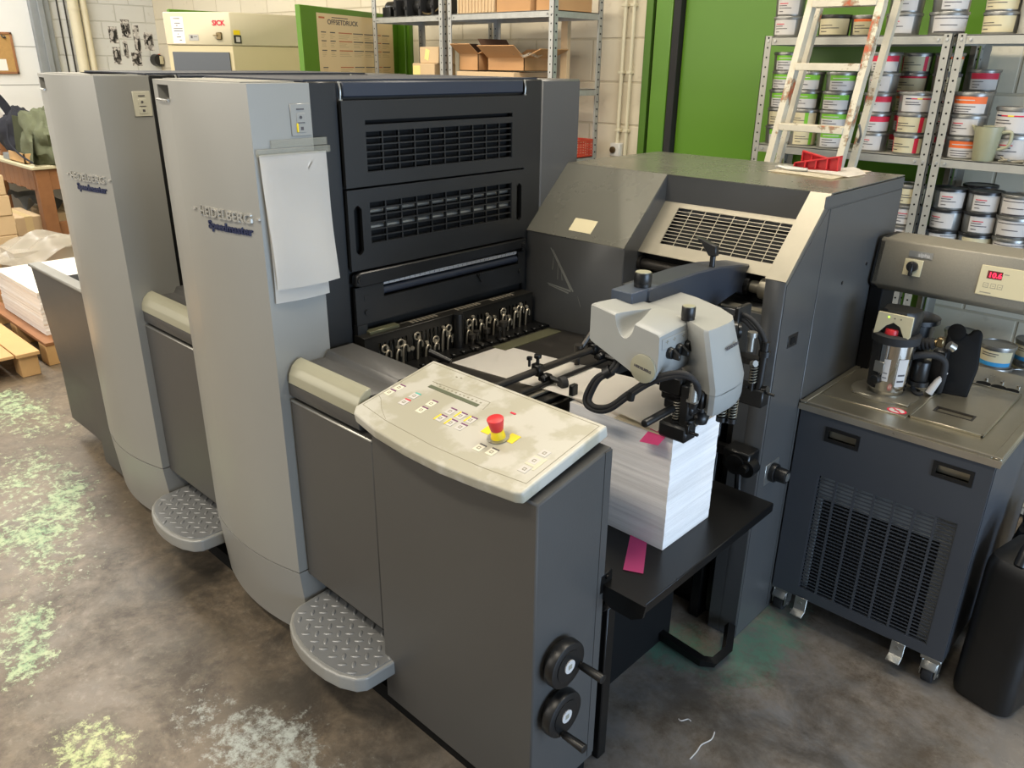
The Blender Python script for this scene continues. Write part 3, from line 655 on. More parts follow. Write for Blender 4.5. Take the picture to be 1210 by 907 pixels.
# --- slotted infeed guard (comb)
A = axes((-1.80, 0, 0), (0, 1, 0), (0, 0, 1))
holes = []
for a, n in ((1.325, 7), (1.452, 11), (1.662, 8), (1.83, 9)):
    for i in range(n): holes.append((a+i*.0165, a+i*.0165+.0085, .885, .975))
q = MB(); frame_plate(q, 1.275, 2.0, .862, 1.0, holes, .006, A); q.box(-1.845, -1.794, 1.275, 2.0, .994, 1.002, .001); q.box(-1.845, -1.80, 1.275, 1.283, .862, .996); q.box(-1.845, -1.80, 1.99, 2.0, .862, .996)
cb = q.build('infeed_guard', 'guardplate', press)
q = MB(); q.box(-1.830, -1.825, 1.285, 1.99, .87, .99); q.build('guard_back', 'hooks', cb)
q = MB()
for a, n in ((1.330, 7), (1.456, 11), (1.667, 8), (1.835, 9)):
    for i in range(n): q.box(-1.8065, -1.8025, a+i*.0165-.0012, a+i*.0165+.0042, .880, .940+.016*((i*7+n) % 3))
random.seed(3)
for y in (1.30, 1.345, 1.385, 1.41, 1.468, 1.50, 1.535, 1.57, 1.592, 1.675, 1.70, 1.735, 1.765, 1.80, 1.842, 1.87, 1.90, 1.93, 1.96):
    z = random.uniform(.912, .955); q.tube([(-1.79, y, .88), (-1.786, y, z), (-1.788, y+.010, z+.012), (-1.79, y+.020, z+.004), (-1.79, y+.020, z-.012)], .0032, 6, 3); q.cyl((-1.796, y+.008, z+.02), (-1.788, y+.008, z+.02), .006, n=10)
for y in (1.31, 1.435, 1.45, 1.62): q.cyl((-1.796, y, .93), (-1.790, y, .93), .007, n=10)
for y, z in ((1.345, .955), (1.405, .958), (1.47, .965), (1.545, .935), (1.60, .96), (1.69, .958), (1.78, .95), (1.85, .962), (1.93, .955)): q.tube([(-1.791, y+.011*math.cos(a), z+.011*math.sin(a)) for a in [k*.7 for k in range(10)]], .0028, 6, 2)
q.build('hook_springs', 'hooks', cb)
q = MB(); q.cyl((-1.782, 1.634, .868), (-1.782, 1.634, 1.004), .0165, n=20); q.build('centre_roll', 'blackp', cb)
q = MB()
for a in (1.47, 1.66, 1.82):
    for i in range(7): q.box(-1.832, -1.812, a+i*.016, a+i*.016+.009, 1.0005, 1.003)
q.box(-1.836, -1.834, 1.44, 1.95, 1.0005, 1.0025); q.build('guard_top_keys', 'hooks', cb)
q = MB(); q.box(-1.838, -1.812, 1.31, 1.42, 1.001, 1.010, .001); q.build('guard_top_cap', 'olive', cb)
# --- feeder head over the pile
q = MB(); q.prism([(1.60, 1.203), (1.60, 1.232), (1.67, 1.237), (1.83, 1.238), (1.95, 1.232), (2.05, 1.219), (2.16, 1.205), (2.16, 1.10), (2.06, 1.138), (1.96, 1.121), (1.86, 1.118), (1.74, 1.13)], 'x', -1.132, -1.05, .004)
arm = q.build('feeder_arm', 'armnavy', press)
q = MB(); q.box(-1.117, -1.054, 1.535, 1.705, 1.203, 1.2355, .002); q.build('arm_block', 'blueplate', arm)
def cap_knob(x, y, z, r, h):
    q = MB(); q.cyl((x, y, z), (x, y, z+h*.25), r*.96, n=28); q.cyl((x, y, z+h*.25), (x, y, z+h), r, r*.98, n=28, bev=.001); q.m(1).cyl((x, y, z+h-.0005), (x, y, z+h+.0015), r*.86, n=28); return q
cap_knob(-1.078, 1.612, 1.235, .0225, .036).build('arm_knob', ['blackp', 'creamrail'], arm)
q = MB(); q.cyl((-1.068, 1.93, 1.233), (-1.068, 1.93, 1.262), .008, n=14); q.prism([(-1.055, 1.264), (-1.058, 1.292), (-1.075, 1.296), (-1.105, 1.305), (-1.125, 1.308), (-1.105, 1.295), (-1.078, 1.262)], 'y', 1.921, 1.939, .002); q.build('clamp_lever', 'blackp', arm)
# front body with a scooped grip
def ring(y, f, tl, tr, back=0):
    n = []
    def top(x): return tl+(tr-tl)*(x+1.105)/.197
    nx0, nx1 = -1.033+.022*back, -.975-.030*back
    n.append((-1.105, y, top(-1.105)-.004)); n.append((-1.100, y, top(-1.100)))
    n.append((nx0-.003, y, top(nx0-.003)))
    for t in (.0, .12, .26, .40, .52, .64, .78, .90, 1.0):
        x = nx0+(nx1-nx0)*t; z = top(x)-f*.046*math.sin(math.pi*t)**.62
        n.append((x, y, z))
    n.append((nx1+.003, y, top(nx1+.003))); n.append((-.911, y, top(-.911))); n.append((-.906, y, top(-.906)-.004))
    n += [(-.9045, y, 1.14), (-.905, y, 1.10), (-.912, y, 1.08), (-.925, y, 1.068), (-.94, y, 1.066), (-.957, y, 1.070), (-.985, y, 1.082), (-1.099, y, 1.128), (-1.105, y, 1.134)]
    return n
q = MB(); q.loft([[(x*.985-.0148, y, 1.14+(z-1.14)*.95) for x, y, z in ring(1.440, 1, 1.222, 1.188)], ring(1.444, 1, 1.222, 1.188), ring(1.47, .93, 1.221, 1.190, .15), ring(1.495, .78, 1.219, 1.192, .4), ring(1.52, .5, 1.217, 1.193, .7), ring(1.54, .22, 1.214, 1.194, .9), ring(1.555, 0, 1.212, 1.195, 1), ring(1.59, 0, 1.208, 1.196, 1)])
hd = q.build('head_body', 'head', press, smooth=40)
q = MB(); q.cyl((-.943, 1.4425, 1.099), (-.943, 1.4355, 1.099), .0345, n=40, bev=.001); q.m(1)
textmesh(q, 'HEIDELBERG', .0085, (-.943, 1.4350, 1.097), (1, 0, -.16), (.16, 0, 1), .0004, .0003); q.build('badge_disc', ['creamrail', 'ltext'], hd)
q = MB(); q.box(-.9055, -.9035, 1.449, 1.556, 1.150, 1.176, .001); q.m(1)
for y in (1.468, 1.497, 1.535): q.box(-.9036, -.9030, y-.006, y+.006, 1.166, 1.168); q.box(-.9036, -.9030, y, y+.002, 1.162, 1.171)
q.build('setting_plate', ['head', 'outline'], hd)
for y in (1.482, 1.519, 1.557):
    q = MB(); q.cyl((-.905, y, 1.137), (-.893, y, 1.137), .0145, .013, n=20, bev=.001); q.prism([(-.893, 1.149), (-.875, 1.137), (-.875, 1.125), (-.893, 1.125)], 'y', y-.004, y+.004, .001); q.build('pointer_knob', 'blackp', hd)
Aq = [(-1.085, 1.600), (-.90, 1.549), (-.840, 1.513), (-.829, 1.517), (-.826, 1.54), (-.826, 1.60), (-.832, 1.635), (-.85, 1.663), (-.905, 1.702), (-1.0, 1.742), (-1.085, 1.760)]
Bq = [(-.935, 1.600), (-.880, 1.560), (-.816, 1.527), (-.803, 1.530), (-.798, 1.55), (-.798, 1.615), (-.803, 1.655), (-.815, 1.685), (-.860, 1.722), (-.90, 1.735), (-.935, 1.740)]
def zr(P, z, s=1):
    cx = sum(p[0] for p in P)/len(P); cy = sum(p[1] for p in P)/len(P); return [(cx+(x-cx)*s, cy+(y-cy)*s, z) for x, y in P]
Cq = [(x*.25+bx*.75, y*.25+by*.75) for (x, y), (bx, by) in zip(Aq, Bq)]
q = MB(); q.loft([zr(Bq, 1.042), zr(Bq, 1.056), zr([(a[0]*.5+b_[0]*.5, a[1]*.5+b_[1]*.5) for a, b_ in zip(Aq, Bq)], 1.125), zr(Aq, 1.193), zr(Aq, 1.1985, .97)])
hc = q.build('head_cover', 'head', press, smooth=40)
q = MB(); Dq = [(-.85, 1.56), (-.816, 1.527), (-.803, 1.530), (-.798, 1.55), (-.798, 1.615), (-.803, 1.655), (-.815, 1.685), (-.85, 1.70)]
q.loft([zr([(x-.006, y+.004) for x, y in Dq], .988, .9), zr(Dq, 1.006), zr(Dq, 1.044)]); q.build('lower_lip', 'head', hc)
q = MB(); textmesh(q, 'HEIDELBERG', .0105, (-.8118, 1.603, 1.143), (0, 1, .06), (-.19, -.06, .98), .0005, .0003, sx=1.0); q.build('maker_name', 'ltext', hc)
cap_knob(-.912, 1.562, 1.197, .0165, .032).build('cover_knob', ['blackp', 'creamrail'], hc)
# sucker gear
q = MB(); q.box(-.945, -.83, 1.525, 1.69, 1.0, 1.045, .004); q.box(-.925, -.845, 1.508, 1.56, .985, 1.012, .005); q.cyl((-.902, 1.52, 1.03), (-.902, 1.512, 1.03), .010, n=14); q.box(-.94, -.88, 1.505, 1.53, 1.025, 1.07, .004)
sg = q.build('sucker_carrier', 'blackp', press)
q = MB(); q.cyl((-.898, 1.392, .989), (-.893, 1.52, .997), .0095, n=16, bev=.002); q.build('pull_handle', 'blackp', sg)
q = MB(); q.box(-.92, -.843, 1.485, 1.535, .921, .962, .006); q.box(-.876, -.852, 1.50, 1.53, .955, 1.06, .003); q.cyl((-.858, 1.515, .955), (-.858, 1.515, .975), .016, n=18); q.build('separator_foot', 'blackp', sg)
q = MB(); q.cyl((-.885, 1.51, .955), (-.885, 1.51, 1.02), .006, n=10); q.cyl((-.885, 1.51, .955), (-.885, 1.51, .967), .013, n=16); q.build('foot_rod', 'blackp', sg)
q = MB(); q.spring((-.885, 1.51, .967), (-.885, 1.51, 1.015), .0105, .0017, 7); q.build('foot_spring', 'steel', sg)
q = MB(); q.cyl((-.858, 1.505, .955), (-.838, 1.497, .953), .007, n=12); q.box(-.84, -.815, 1.49, 1.498, .950, .956, .001); q.box(-.846, -.838, 1.488, 1.504, .947, .972, .001); q.build('wing_screw', 'blackp', sg)
for x, y, z in ((-.893, 1.645, .925), (-.875, 1.605, .93)):
    q = MB(); q.lathe([(.017, 0), (.020, .012), (.018, .022), (.010, .03), (.010, .085)], (x, y, z), 18); q.build('sucker', 'blackp', sg)
for x, y in ((-.845, 1.655), (-.822, 1.665)):
    q = MB(); q.cyl((x, y, .928), (x, y, 1.01), .006, n=10); q.cyl((x, y, .928), (x, y, .940), .013, n=14); q.build('lift_rod', 'blackp', sg)
    q = MB(); q.spring((x, y, .94), (x, y, .992), .0105, .0017, 7); q.build('lift_spring', 'steel', sg)
# rear sucker unit by the hood
q = MB(); q.box(-.925, -.85, 1.885, 1.925, .885, .935, .003); q.box(-.93, -.895, 1.88, 1.92, .934, .940, .001); q.cyl((-.872, 1.90, .93), (-.868, 1.90, 1.07), .011, n=14); q.cyl((-.885, 1.885, .93), (-.885, 1.885, 1.02), .005, n=10); q.cyl((-.868, 1.90, 1.03), (-.868, 1.90, 1.045), .016, n=14)
q.cyl((-.86, 1.90, .93), (-.825, 1.90, .928), .004, n=8); q.cyl((-.86, 1.90, .935), (-.845, 1.90, .94), .010, n=10); q.box(-.96, -.88, 1.885, 1.93, 1.0, 1.015); q.box(-.96, -.945, 1.88, 1.95, .9, 1.15, .003)
ru = q.build('rear_sucker_unit', 'blackp', press)
q = MB(); q.spring((-.885, 1.885, .95), (-.885, 1.885, 1.015), .010, .0017, 8); q.build('rear_spring', 'steel', ru)
q = MB(); q.cyl((-.895, 1.87, 1.045), (-.895, 1.87, 1.095), .008, n=12); q.cyl((-.895, 1.87, 1.085), (-.895, 1.87, 1.098), .013, n=12); q.cyl((-.88, 1.86, 1.015), (-.868, 1.855, 1.02), .009, n=12); q.build('lock_screw', 'zinc', ru)
q = MB(); q.cyl((-.96, 1.80, 1.10), (-.92, 1.83, 1.105), .026, n=20); q.cyl((-.92, 1.83, 1.105), (-.915, 1.835, 1.105), .020, n=20); q.build('drive_boss', 'blackgl', ru)
q = MB()
for o_ in (0, .012): q.tube([(-.985-o_, 1.88, 1.10), (-.955-o_, 1.90, 1.125-o_), (-.925-o_, 1.90, 1.125-o_), (-.895-o_, 1.90, 1.105-o_), (-.873-o_, 1.90, 1.075), (-.868-o_*.6, 1.90, 1.045)], .0065, 10, 5)
q.build('rear_hose', 'rubber', ru)
# air hoses looping in front of the head
q = MB()
for o_, d in ((0, 0), (.011, .010)):
    q.tube([(-1.035+o_, 1.50, 1.125), (-1.040+o_, 1.475, 1.09), (-1.048+o_, 1.455, 1.062), (-1.085+o_, 1.45, 1.032), (-1.108+o_*1.2, 1.445, .985), (-1.103+o_, 1.44, .958+d), (-1.07, 1.44, .952+d), (-1.03, 1.44, .968+d), (-.985, 1.445, 1.012+d), (-.93, 1.45, 1.062+d), (-.88, 1.455, 1.092+d*.8), (-.845, 1.465, 1.10+d*.5), (-.825-o_*.3, 1.48, 1.085), (-.828-o_*.5, 1.497, 1.05), (-.842-o_*.5, 1.507, 1.01)], .0066, 10, 6)
q.build('air_hose', 'rubber', hd)
q = MB(); q.cyl((-1.034, 1.50, 1.125), (-1.040, 1.475, 1.075), .0125, n=16); q.cyl((-1.046, 1.458, 1.062), (-1.06, 1.452, 1.05), .015, n=14); q.cyl((-.978, 1.446, 1.008), (-.974, 1.446, 1.030), .010, n=12); q.build('hose_coupling', 'blackp', hd)
q = MB(); q.cyl((-.836, 1.49, 1.035), (-.836, 1.492, 1.075), .0105, n=14); q.box(-.85, -.826, 1.485, 1.50, 1.03, 1.036); q.build('hose_nipple', 'zinc', hd)
# ------------------------------------------------------------------ paper on the feeder
def stack_material():
    m = bpy.data.materials.new('sheet_stack'); m.use_nodes = True; nt = m.node_tree; N = nt.nodes; K = nt.links; b = N['Principled BSDF']
    tc = N.new('ShaderNodeTexCoord'); mp = N.new('ShaderNodeMapping'); mp.inputs['Scale'].default_value = (1.2, 1.2, 45); K.new(tc.outputs['Object'], mp.inputs['Vector'])
    n = N.new('ShaderNodeTexNoise'); n.inputs['Scale'].default_value = 1; n.inputs['Detail'].default_value = 8; n.inputs['Roughness'].default_value = .8; K.new(mp.outputs[0], n.inputs['Vector'])
    r = N.new('ShaderNodeValToRGB'); r.color_ramp.elements[0].position = .3; r.color_ramp.elements[0].color = srgb('#d0cbc5'); r.color_ramp.elements[1].position = .6; r.color_ramp.elements[1].color = srgb('#f0ece8')
    K.new(n.outputs['Fac'], r.inputs['Fac']); K.new(r.outputs['Color'], b.inputs['Base Color']); b.inputs['Roughness'].default_value = .85
    bp = N.new('ShaderNodeBump'); bp.inputs['Strength'].default_value = .4; bp.inputs['Distance'].default_value = .003; K.new(n.outputs['Fac'], bp.inputs['Height']); K.new(bp.outputs['Normal'], b.inputs['Normal'])
    return m
M['stack'] = stack_material()
def stack(mb, x0, x1, y0, y1, z0, z1, n, amp, seed=1):
    random.seed(seed); rings = []; ox = oy = 0
    for i in range(n+1):
        z = z0+(z1-z0)*i/n
        if i % 4 == 0: ox, oy = random.uniform(-amp, amp), random.uniform(-amp, amp)
        e = random.uniform(-amp, amp)*.4
        rings.append([(x0+ox+e, y0+oy+e, z), (x1+ox+e, y0+oy+e, z), (x1+ox-e, y1+oy-e, z), (x0+ox-e, y1+oy-e, z)])
    mb.loft(rings)
q = MB(); stack(q, -1.205, -.884, 1.502, 1.726, .6005, .915, 40, .0007)
single(q, 'paper_pile', 'stack', 'tall pile of white paper on the black feeder board under the suction head', 'paper', (-1.04, 1.61, .6), smooth=0)
def sheet(name, mats, pts, label, cat, bulge=0, group=None, n=8, thick=.0006):
    """curved rectangular sheet: 4 corners in order, lifted in the middle by bulge"""
    a, b_, c, d = [Vector(p) for p in pts]
    nr = (b_-a).cross(d-a).normalized()
    if nr.z < 0: nr = -nr
    def f(s, t): return (a*(1-s)+b_*s)*(1-t)+(d*(1-s)+c*s)*t+nr*bulge*math.sin(math.pi*s)*(1 if t < .5 else 1)
    q = MB(); q.grid(f, n, 4, thick)
    return single(q, name, mats, label, cat, tuple(a), group)
sheet('paper_sheet', 'paper', [(-1.70, 1.528, .8865), (-1.36, 1.535, .9045), (-1.36, 1.765, .9045), (-1.70, 1.758, .8865)], 'white sheet lying on the feed table against the slotted infeed guard', 'paper')
sheet('paper_sheet', 'paper', [(-1.40, 1.515, .910), (-1.10, 1.505, .9235), (-1.10, 1.735, .9235), (-1.40, 1.745, .910)], 'white sheet bridging the roller bar and the top of the pile', 'paper', .006)
sheet('paper_sheet', 'paper', [(-1.23, 1.507, .9255), (-.93, 1.500, .9225), (-.93, 1.728, .9225), (-1.23, 1.733, .9255)], 'topmost white sheet on the pile, arching beneath the feeder head hoses', 'paper', .010)
sheet('paper_sheet', 'papercream', [(-1.06, 1.498, .9165), (-.89, 1.498, .9165), (-.89, 1.64, .917), (-1.06, 1.64, .917)], 'loose off-white sheet fanned out under the pile top beside the pink marker', 'paper')
sheet('marker_slip', 'pink', [(-.956, 1.515, .9195), (-.906, 1.515, .9195), (-.903, 1.468, .905), (-.957, 1.468, .897)], 'pink marker slip hanging from the top of the paper pile', 'marker slip')
sheet('marker_slip', 'pink', [(-.98, 1.497, .606), (-.928, 1.497, .606), (-.861, 1.385, .602), (-.906, 1.364, .602)], 'pink marker slip lying on the black board at the foot of the pile', 'marker slip')
# papers hung on the tower side
def hang(x, y0, y1, z0, z1, curl, name, label, sk=0):
    def f(s, t): return Vector((x+.002+curl*math.sin(math.pi*s)*(1-t)+.006*math.sin(5*t+2*s)*(1-t*.8), y0+(y1-y0)*s+sk*(1-t), z0+(z1-z0)*t))
    q = MB(); q.grid(f, 10, 14, .0005); return single(q, name, 'paper', label, 'paper', (x, y0, z1))
hang(-1.834, 1.028, 1.192, 1.150, 1.53, .006, 'paper_sheet', 'rear white sheet on the tower clip, its lower edge showing below the other')
hang(-1.826, 1.020, 1.212, 1.188, 1.53, .012, 'paper_sheet', 'front white sheet hanging from the clear clip strip on the tower side', .012)
q = MB(); q.box(-1.834, -1.822, 1.017, 1.226, 1.526, 1.543, .001); q.box(-1.8345, -1.83, 1.06, 1.222, 1.545, 1.563)
single(q, 'clip_strip', 'clip', 'clear plastic clip strip taped across the side of the near tower', 'clip strip', (-1.83, 1.12, 1.54))
# things on the hood
sheet('paper_sheet', 'papercream', [(-1.24, 2.54, 1.4235), (-1.005, 2.50, 1.4235), (-.995, 2.80, 1.4235), (-1.235, 2.805, 1.4235)], 'lower cream sheet on the hood, jutting out beyond the white one', 'paper', .0012)
sheet('paper_sheet', 'paper', [(-1.20, 2.60, 1.4245), (-.985, 2.58, 1.4245), (-.975, 2.70, 1.4245), (-1.08, 2.86, 1.4245)], 'upper white sheet on the hood carrying the red wedges', 'paper', .004)
def wedge(L_, label, mtx):
    q = MB(); h = .05
    q.box(0, L_, 0, .004, 0, .004); q.prism([(0, 0), (L_, 0), (L_, h), (0, .018)], 'y', .014, .018)
    q.prism([(0, .014), (L_, h-.004), (L_, h), (0, .018)], 'y', 0, .03); q.prism([(0, 0), (L_, 0), (L_, .004), (0, .004)], 'y', 0, .03)
    for i in range(5):
        x = i*(L_-.004)/4; q.box(x, x+.004, 0, .03, 0, .018+(h-.018)*x/L_)
    return single(q, 'pile_wedge', 'red', label, 'wedge', local=True, mtx=mtx)
wedge(.15, 'red ribbed plastic wedge lying flat across the papers on the hood', Matrix.Translation((-1.205, 2.655, 1.427)) @ Matrix.Rotation(R(2), 4, 'Z'))
wedge(.13, 'red ribbed plastic wedge propped behind the other one on the hood', Matrix.Translation((-1.10, 2.80, 1.427)) @ Matrix.Rotation(R(196), 4, 'Z'))
q = MB(); q.tube([(-1.24, 2.62, 1.432), (-1.20, 2.60, 1.430), (-1.17, 2.59, 1.431), (-1.13, 2.60, 1.431)], .006, 8); q.tube([(-1.23, 2.64, 1.432), (-1.19, 2.60, 1.434), (-1.15, 2.61, 1.431)], .005, 8)
q.lathe([(.014, 0), (.014, .006), (.008, .006), (.008, 0)], (-1.245, 2.635, 1.4265), 14)
single(q, 'wire_clip', 'galv', 'small bent metal clip beside the red wedges on the hood', 'clip', (-1.2, 2.6, 1.4265))
# ------------------------------------------------------------------ dampening cooler beside the feeder
cab = thing('cooling_unit', 'dark blue-grey cooling cabinet on castors with steel top and red temperature display', 'cooling unit', (-.61, 2.6, 0))
CX0, CX1, CY0, CY1 = -.884, -.341, 2.249, 2.97
A = axes((0, CY0+.012, 0), (1, 0, 0), (0, 0, 1))   # z points towards the viewer (-y)
q = MB(); frame_plate(q, CX0, CX1, .10, .765, [(-.797, -.392, .137, .561), (-.794, -.698, .687, .727), (-.484, -.387, .685, .724)], .012, A)
q.box(CX0, CX0+.012, CY0+.012, CY1, .10, .765); q.box(CX1-.012, CX1, CY0+.012, CY1, .10, .765); q.box(CX0, CX1, CY1-.012, CY1, .10, .765); q.box(CX0, CX1, CY0+.012, CY1, .10, .112)
q.box(CX1, CX1+.002, CY0+.01, CY0+.35, .11, .75); q.build('housing', 'navy', cab)
q = MB(); grille(q, -.797, -.392, .137, .561, 7, 34, .007, .0036, .004, A @ Matrix.Translation((0, 0, .006))); q.build('vent_grille', 'navy', cab)
q = MB(); q.box(-.80, -.39, CY0+.06, CY0+.075, .12, .565); q.m(1).box(-.80, -.39, CY0+.035, CY0+.05, .475, .56); q.box(-.80, -.39, CY0+.03, CY0+.045, .468, .476); q.box(-.43, -.39, CY0+.035, CY0+.05, .12, .47); q.box(-.80, -.785, CY0+.035, CY0+.05, .12, .47)
q.m(0)
for i in range(26): q.box(-.78+i*.0135, -.778+i*.0135, CY0+.05, CY0+.062, .13, .47)
q.build('condenser', ['fin', 'galvdark'], cab)
for x0, x1 in ((-.794, -.698), (-.484, -.387)):
    q = MB(); frame_plate(q, x0-.004, x1+.004, .681, .729, [(x0+.006, x1-.006, .692, .719)], .005, A, .010); q.m(1).box(x0+.004, x1-.004, CY0+.016, CY0+.02, .69, .722); q.build('grip_recess', ['blackp', 'steeltop'], cab)
q = MB(); q.box(-.887, -.328, 2.235, 2.985, .765, .787, .004); q.box(-.886, -.868, 2.237, 2.983, .785, .793, .002); q.box(-.352, -.33, 2.237, 2.983, .785, .793, .002); q.box(-.868, -.352, 2.237, 2.255, .785, .793, .002)
q.box(-.862, -.61, 2.345, 2.86, .786, .7905, .001)
tp = q.build('worktop', 'steeltop', cab)
q = MB(); q.box(-.8875, -.3275, 2.2335, 2.2365, .766, .786); q.box(-.8865, -.3285, 2.236, 2.243, .7925, .7945); q.build('worktop_edge', 'rim_glint', tp)
q = MB(); LA = axes((0, 0, .787), (1, 0, 0), (0, 1, 0)); frame_plate(q, -.600, -.412, 2.362, 2.772, [(-.563, -.462, 2.449, 2.487)], .006, LA); q.box(-.563, -.462, 2.449, 2.487, .7872, .7885)
for a in ((-.607, -.600, 2.355, 2.779), (-.412, -.405, 2.355, 2.779), (-.607, -.405, 2.355, 2.362), (-.607, -.405, 2.772, 2.779)): q.box(*a, .787, .7955, .001)
ld_ = q.build('tank_lid', 'steeltop', tp)
q = MB(); frame_plate(q, -.567, -.458, 2.445, 2.491, [(-.561, -.464, 2.451, 2.485)], .0072, LA); q.build('lid_grip', 'oil', ld_)
for x, y in ((-.687, 2.64), (-.675, 2.585)):
    q = MB(); q.lathe([(.024, 0), (.024, .0006)], (x, y, .7905), 20, sx=1.2, sy=.7); q.build('worktop_opening', 'blackm', tp)
for x, y in ((-.523, 2.815), (-.479, 2.815), (-.44, 2.81)):
    q = MB(); q.lathe([(.022, 0), (.022, .0006)], (x, y, .787), 20); q.build('worktop_opening', 'blackm', tp)
for x, y in ((-.525, 2.86), (-.479, 2.865), (-.43, 2.86)):
    q = MB(); q.lathe([(.006, 0), (.006, .005), (.0, .007)], (x, y, .787), 10); q.build('cap_nut', 'chrome', tp)
q = MB(); q.lathe([(.027, 0), (.027, .0006)], (-.645, 2.372, .7905), 28, sx=1.05, sy=.8)
q.m(1).lathe([(.021, .0006), (.021, .0009)], (-.645, 2.372, .7905), 28, sx=1.05, sy=.8)
q.m(0).box(-.665, -.625, 2.3695, 2.3745, .7913, .7918, mtx=Matrix.Translation((-.645, 2.372, 0)) @ Matrix.Rotation(R(-40), 4, 'Z') @ Matrix.Translation((.645, -2.372, 0)))
q.m(2).box(-.652, -.638, 2.368, 2.377, .7913, .7916)
q.build('warning_sticker', ['lred', 'lwhite', 'ltext'], tp)
q = MB()
for x, y in ((-.77, 2.43), (-.66, 2.43)): q.box(x-.03, x+.03, y-.012, y+.012, .7905, .797, .002)
q.lathe([(.10, 0), (.10, .004), (.07, .006)], (-.725, 2.497, .7905), 32); q.build('filter_flange', 'steel', tp)
# bridge panel
post = MB(); post.box(-.886, -.845, 2.665, 2.79, .787, 1.085, .002); post.build('bridge_post', 'blackm', cab)
q = MB(); q.prism([(2.632, 1.095), (2.655, 1.236), (2.665, 1.24), (2.80, 1.24), (2.80, 1.072), (2.665, 1.072)], 'x', -.876, -.328, .003); br = q.build('bridge_panel', 'cooler_speckle', cab)
q = MB(); q.prism([(2.632, 1.095), (2.655, 1.236), (2.665, 1.2405), (2.80, 1.2405), (2.80, 1.071), (2.665, 1.071)], 'x', -.883, -.855, .006); q.build('bridge_end', 'blackp', br)
FA = axes((0, 2.632, 1.095), (1, 0, 0), (0, .023, .141))
def fz(z): return (z-1.095)*1.013
q = MB(); q.box(-.788, -.734, fz(1.137), fz(1.188), 0, .003, .001, mtx=FA); sw = q.build('switch_plate', 'lcream', br)
q = MB(); c0 = FA @ Vector((-.761, fz(1.166), .003)); nn = FA.to_3x3() @ Vector((0, 0, 1)); q.cyl(c0, c0+nn*.014, .0165, n=24, bev=.001); q.box(-.0045, .0045, -.030, .012, .003, .020, .0015, mtx=FA @ Matrix.Translation((-.761, fz(1.166), 0))); q.build('rotary_switch', 'blackp', br)
q = MB(); q.box(-.782, -.712, fz(1.195), fz(1.214), 0, .0015, mtx=FA); q.m(1); textmesh(q, 'alpha', .017, FA @ Vector((-.737, fz(1.199), .0016)), (1, 0, 0), FA.to_3x3() @ Vector((0, 1, 0)), .0003, .0002); q.build('name_plate', ['zinc', 'lwhite'], br)
q = MB(); q.box(-.572, -.36, fz(1.118), fz(1.205), 0, .003, .0015, mtx=FA); dp = q.build('display_panel', 'lcream', br)
q = MB(); q.box(-.552, -.512, fz(1.168), fz(1.191), .0028, .0036, mtx=FA); q.m(1); textmesh(q, '10.6', .021, FA @ Vector((-.531, fz(1.172), .0038)), (1, 0, 0), FA.to_3x3() @ Vector((0, 1, 0)), .0003, .0002); q.build('temperature_display', ['ledback', 'led'], br)
q = MB()
for x in (-.549, -.529, -.511):
    q.m(0).box(x-.007, x+.007, fz(1.141), fz(1.155), .0028, .0034, mtx=FA); q.m(1).box(x-.0055, x+.0055, fz(1.1425), fz(1.1535), .003, .0037, mtx=FA); q.m(0).box(x-.003, x+.003, fz(1.147), fz(1.1485), .003, .0040, mtx=FA)
q.box(-.56, -.53, fz(1.125), fz(1.128), .0028, .0034, mtx=FA); q.box(-.508, -.495, fz(1.184), fz(1.187), .0028, .0034, mtx=FA); q.build('display_keys', ['outline', 'lcream'], br)
def castor(x, y):
    q = MB(); q.cyl((x-.016, y, .03), (x+.016, y, .03), .030, n=22, bev=.004); c = q.build('castor_wheel', 'rubber', cab)
    q = MB(); q.box(x-.024, x-.018, y-.022, y+.03, .025, .085, .002); q.box(x+.018, x+.024, y-.022, y+.03, .025, .085, .002); q.box(x-.03, x+.03, y-.025, y+.035, .085, .1, .002); q.prism([(y-.03, .055), (y+.01, .09), (y-.01, .095), (y-.035, .062)], 'x', x-.022, x+.022, .002); q.cyl((x-.027, y, .03), (x+.027, y, .03), .007, n=10); q.build('castor_fork', 'zinc', c)
castor(-.86, 2.285); castor(-.372, 2.275); castor(-.372, 2.9); castor(-.86, 2.9)
for x in (-.778, -.465):
    q = MB(); q.prism([(2.247, .105), (2.243, .105), (2.239, .06), (2.215, .05), (2.215, .046), (2.243, .055)], 'x', x-.02, x+.02, .001); q.cyl((x, 2.245, .085), (x, 2.239, .085), .006, n=10); q.build('floor_bracket', 'zinc', cab)
# filter canister standing on the top
fc = thing('filter_canister', 'shiny steel filter canister with red cap standing on the cooling unit', 'canister', (-.725, 2.497, .7965))
cx, cy, z0 = -.725, 2.497, .7966
q = MB(); q.lathe([(.050, 0), (.053, .012), (.056, .015), (.060, .17), (.060, .172)], (cx, cy, z0), 36); can_ = q.build('body', 'chrome', fc)
q = MB(); q.lathe([(.061, .165), (.069, .168), (.070, .192), (.064, .196), (.05, .196), (.05, .180)], (cx, cy, z0), 36); q.build('rim', 'rubber', fc)
def patch(mb, c, r0, r1, z0, z1, a0, a1, n=12, th=.0006):
    def f(s, t):
        a = a0+(a1-a0)*s; r = r0+(r1-r0)*t; return Vector((c[0]+r*math.cos(a), c[1]+r*math.sin(a), c[2]+z0+(z1-z0)*t))
    mb.grid(f, n, 1); return mb
rr = lambda z: .056+.004*(z-.015)/.155+.0008
q = MB(); patch(q, (cx, cy, z0), rr(.02)+.001, rr(.165)+.001, .02, .165, R(-195), R(-108)); q.build('dark_sleeve', 'rubber', fc)
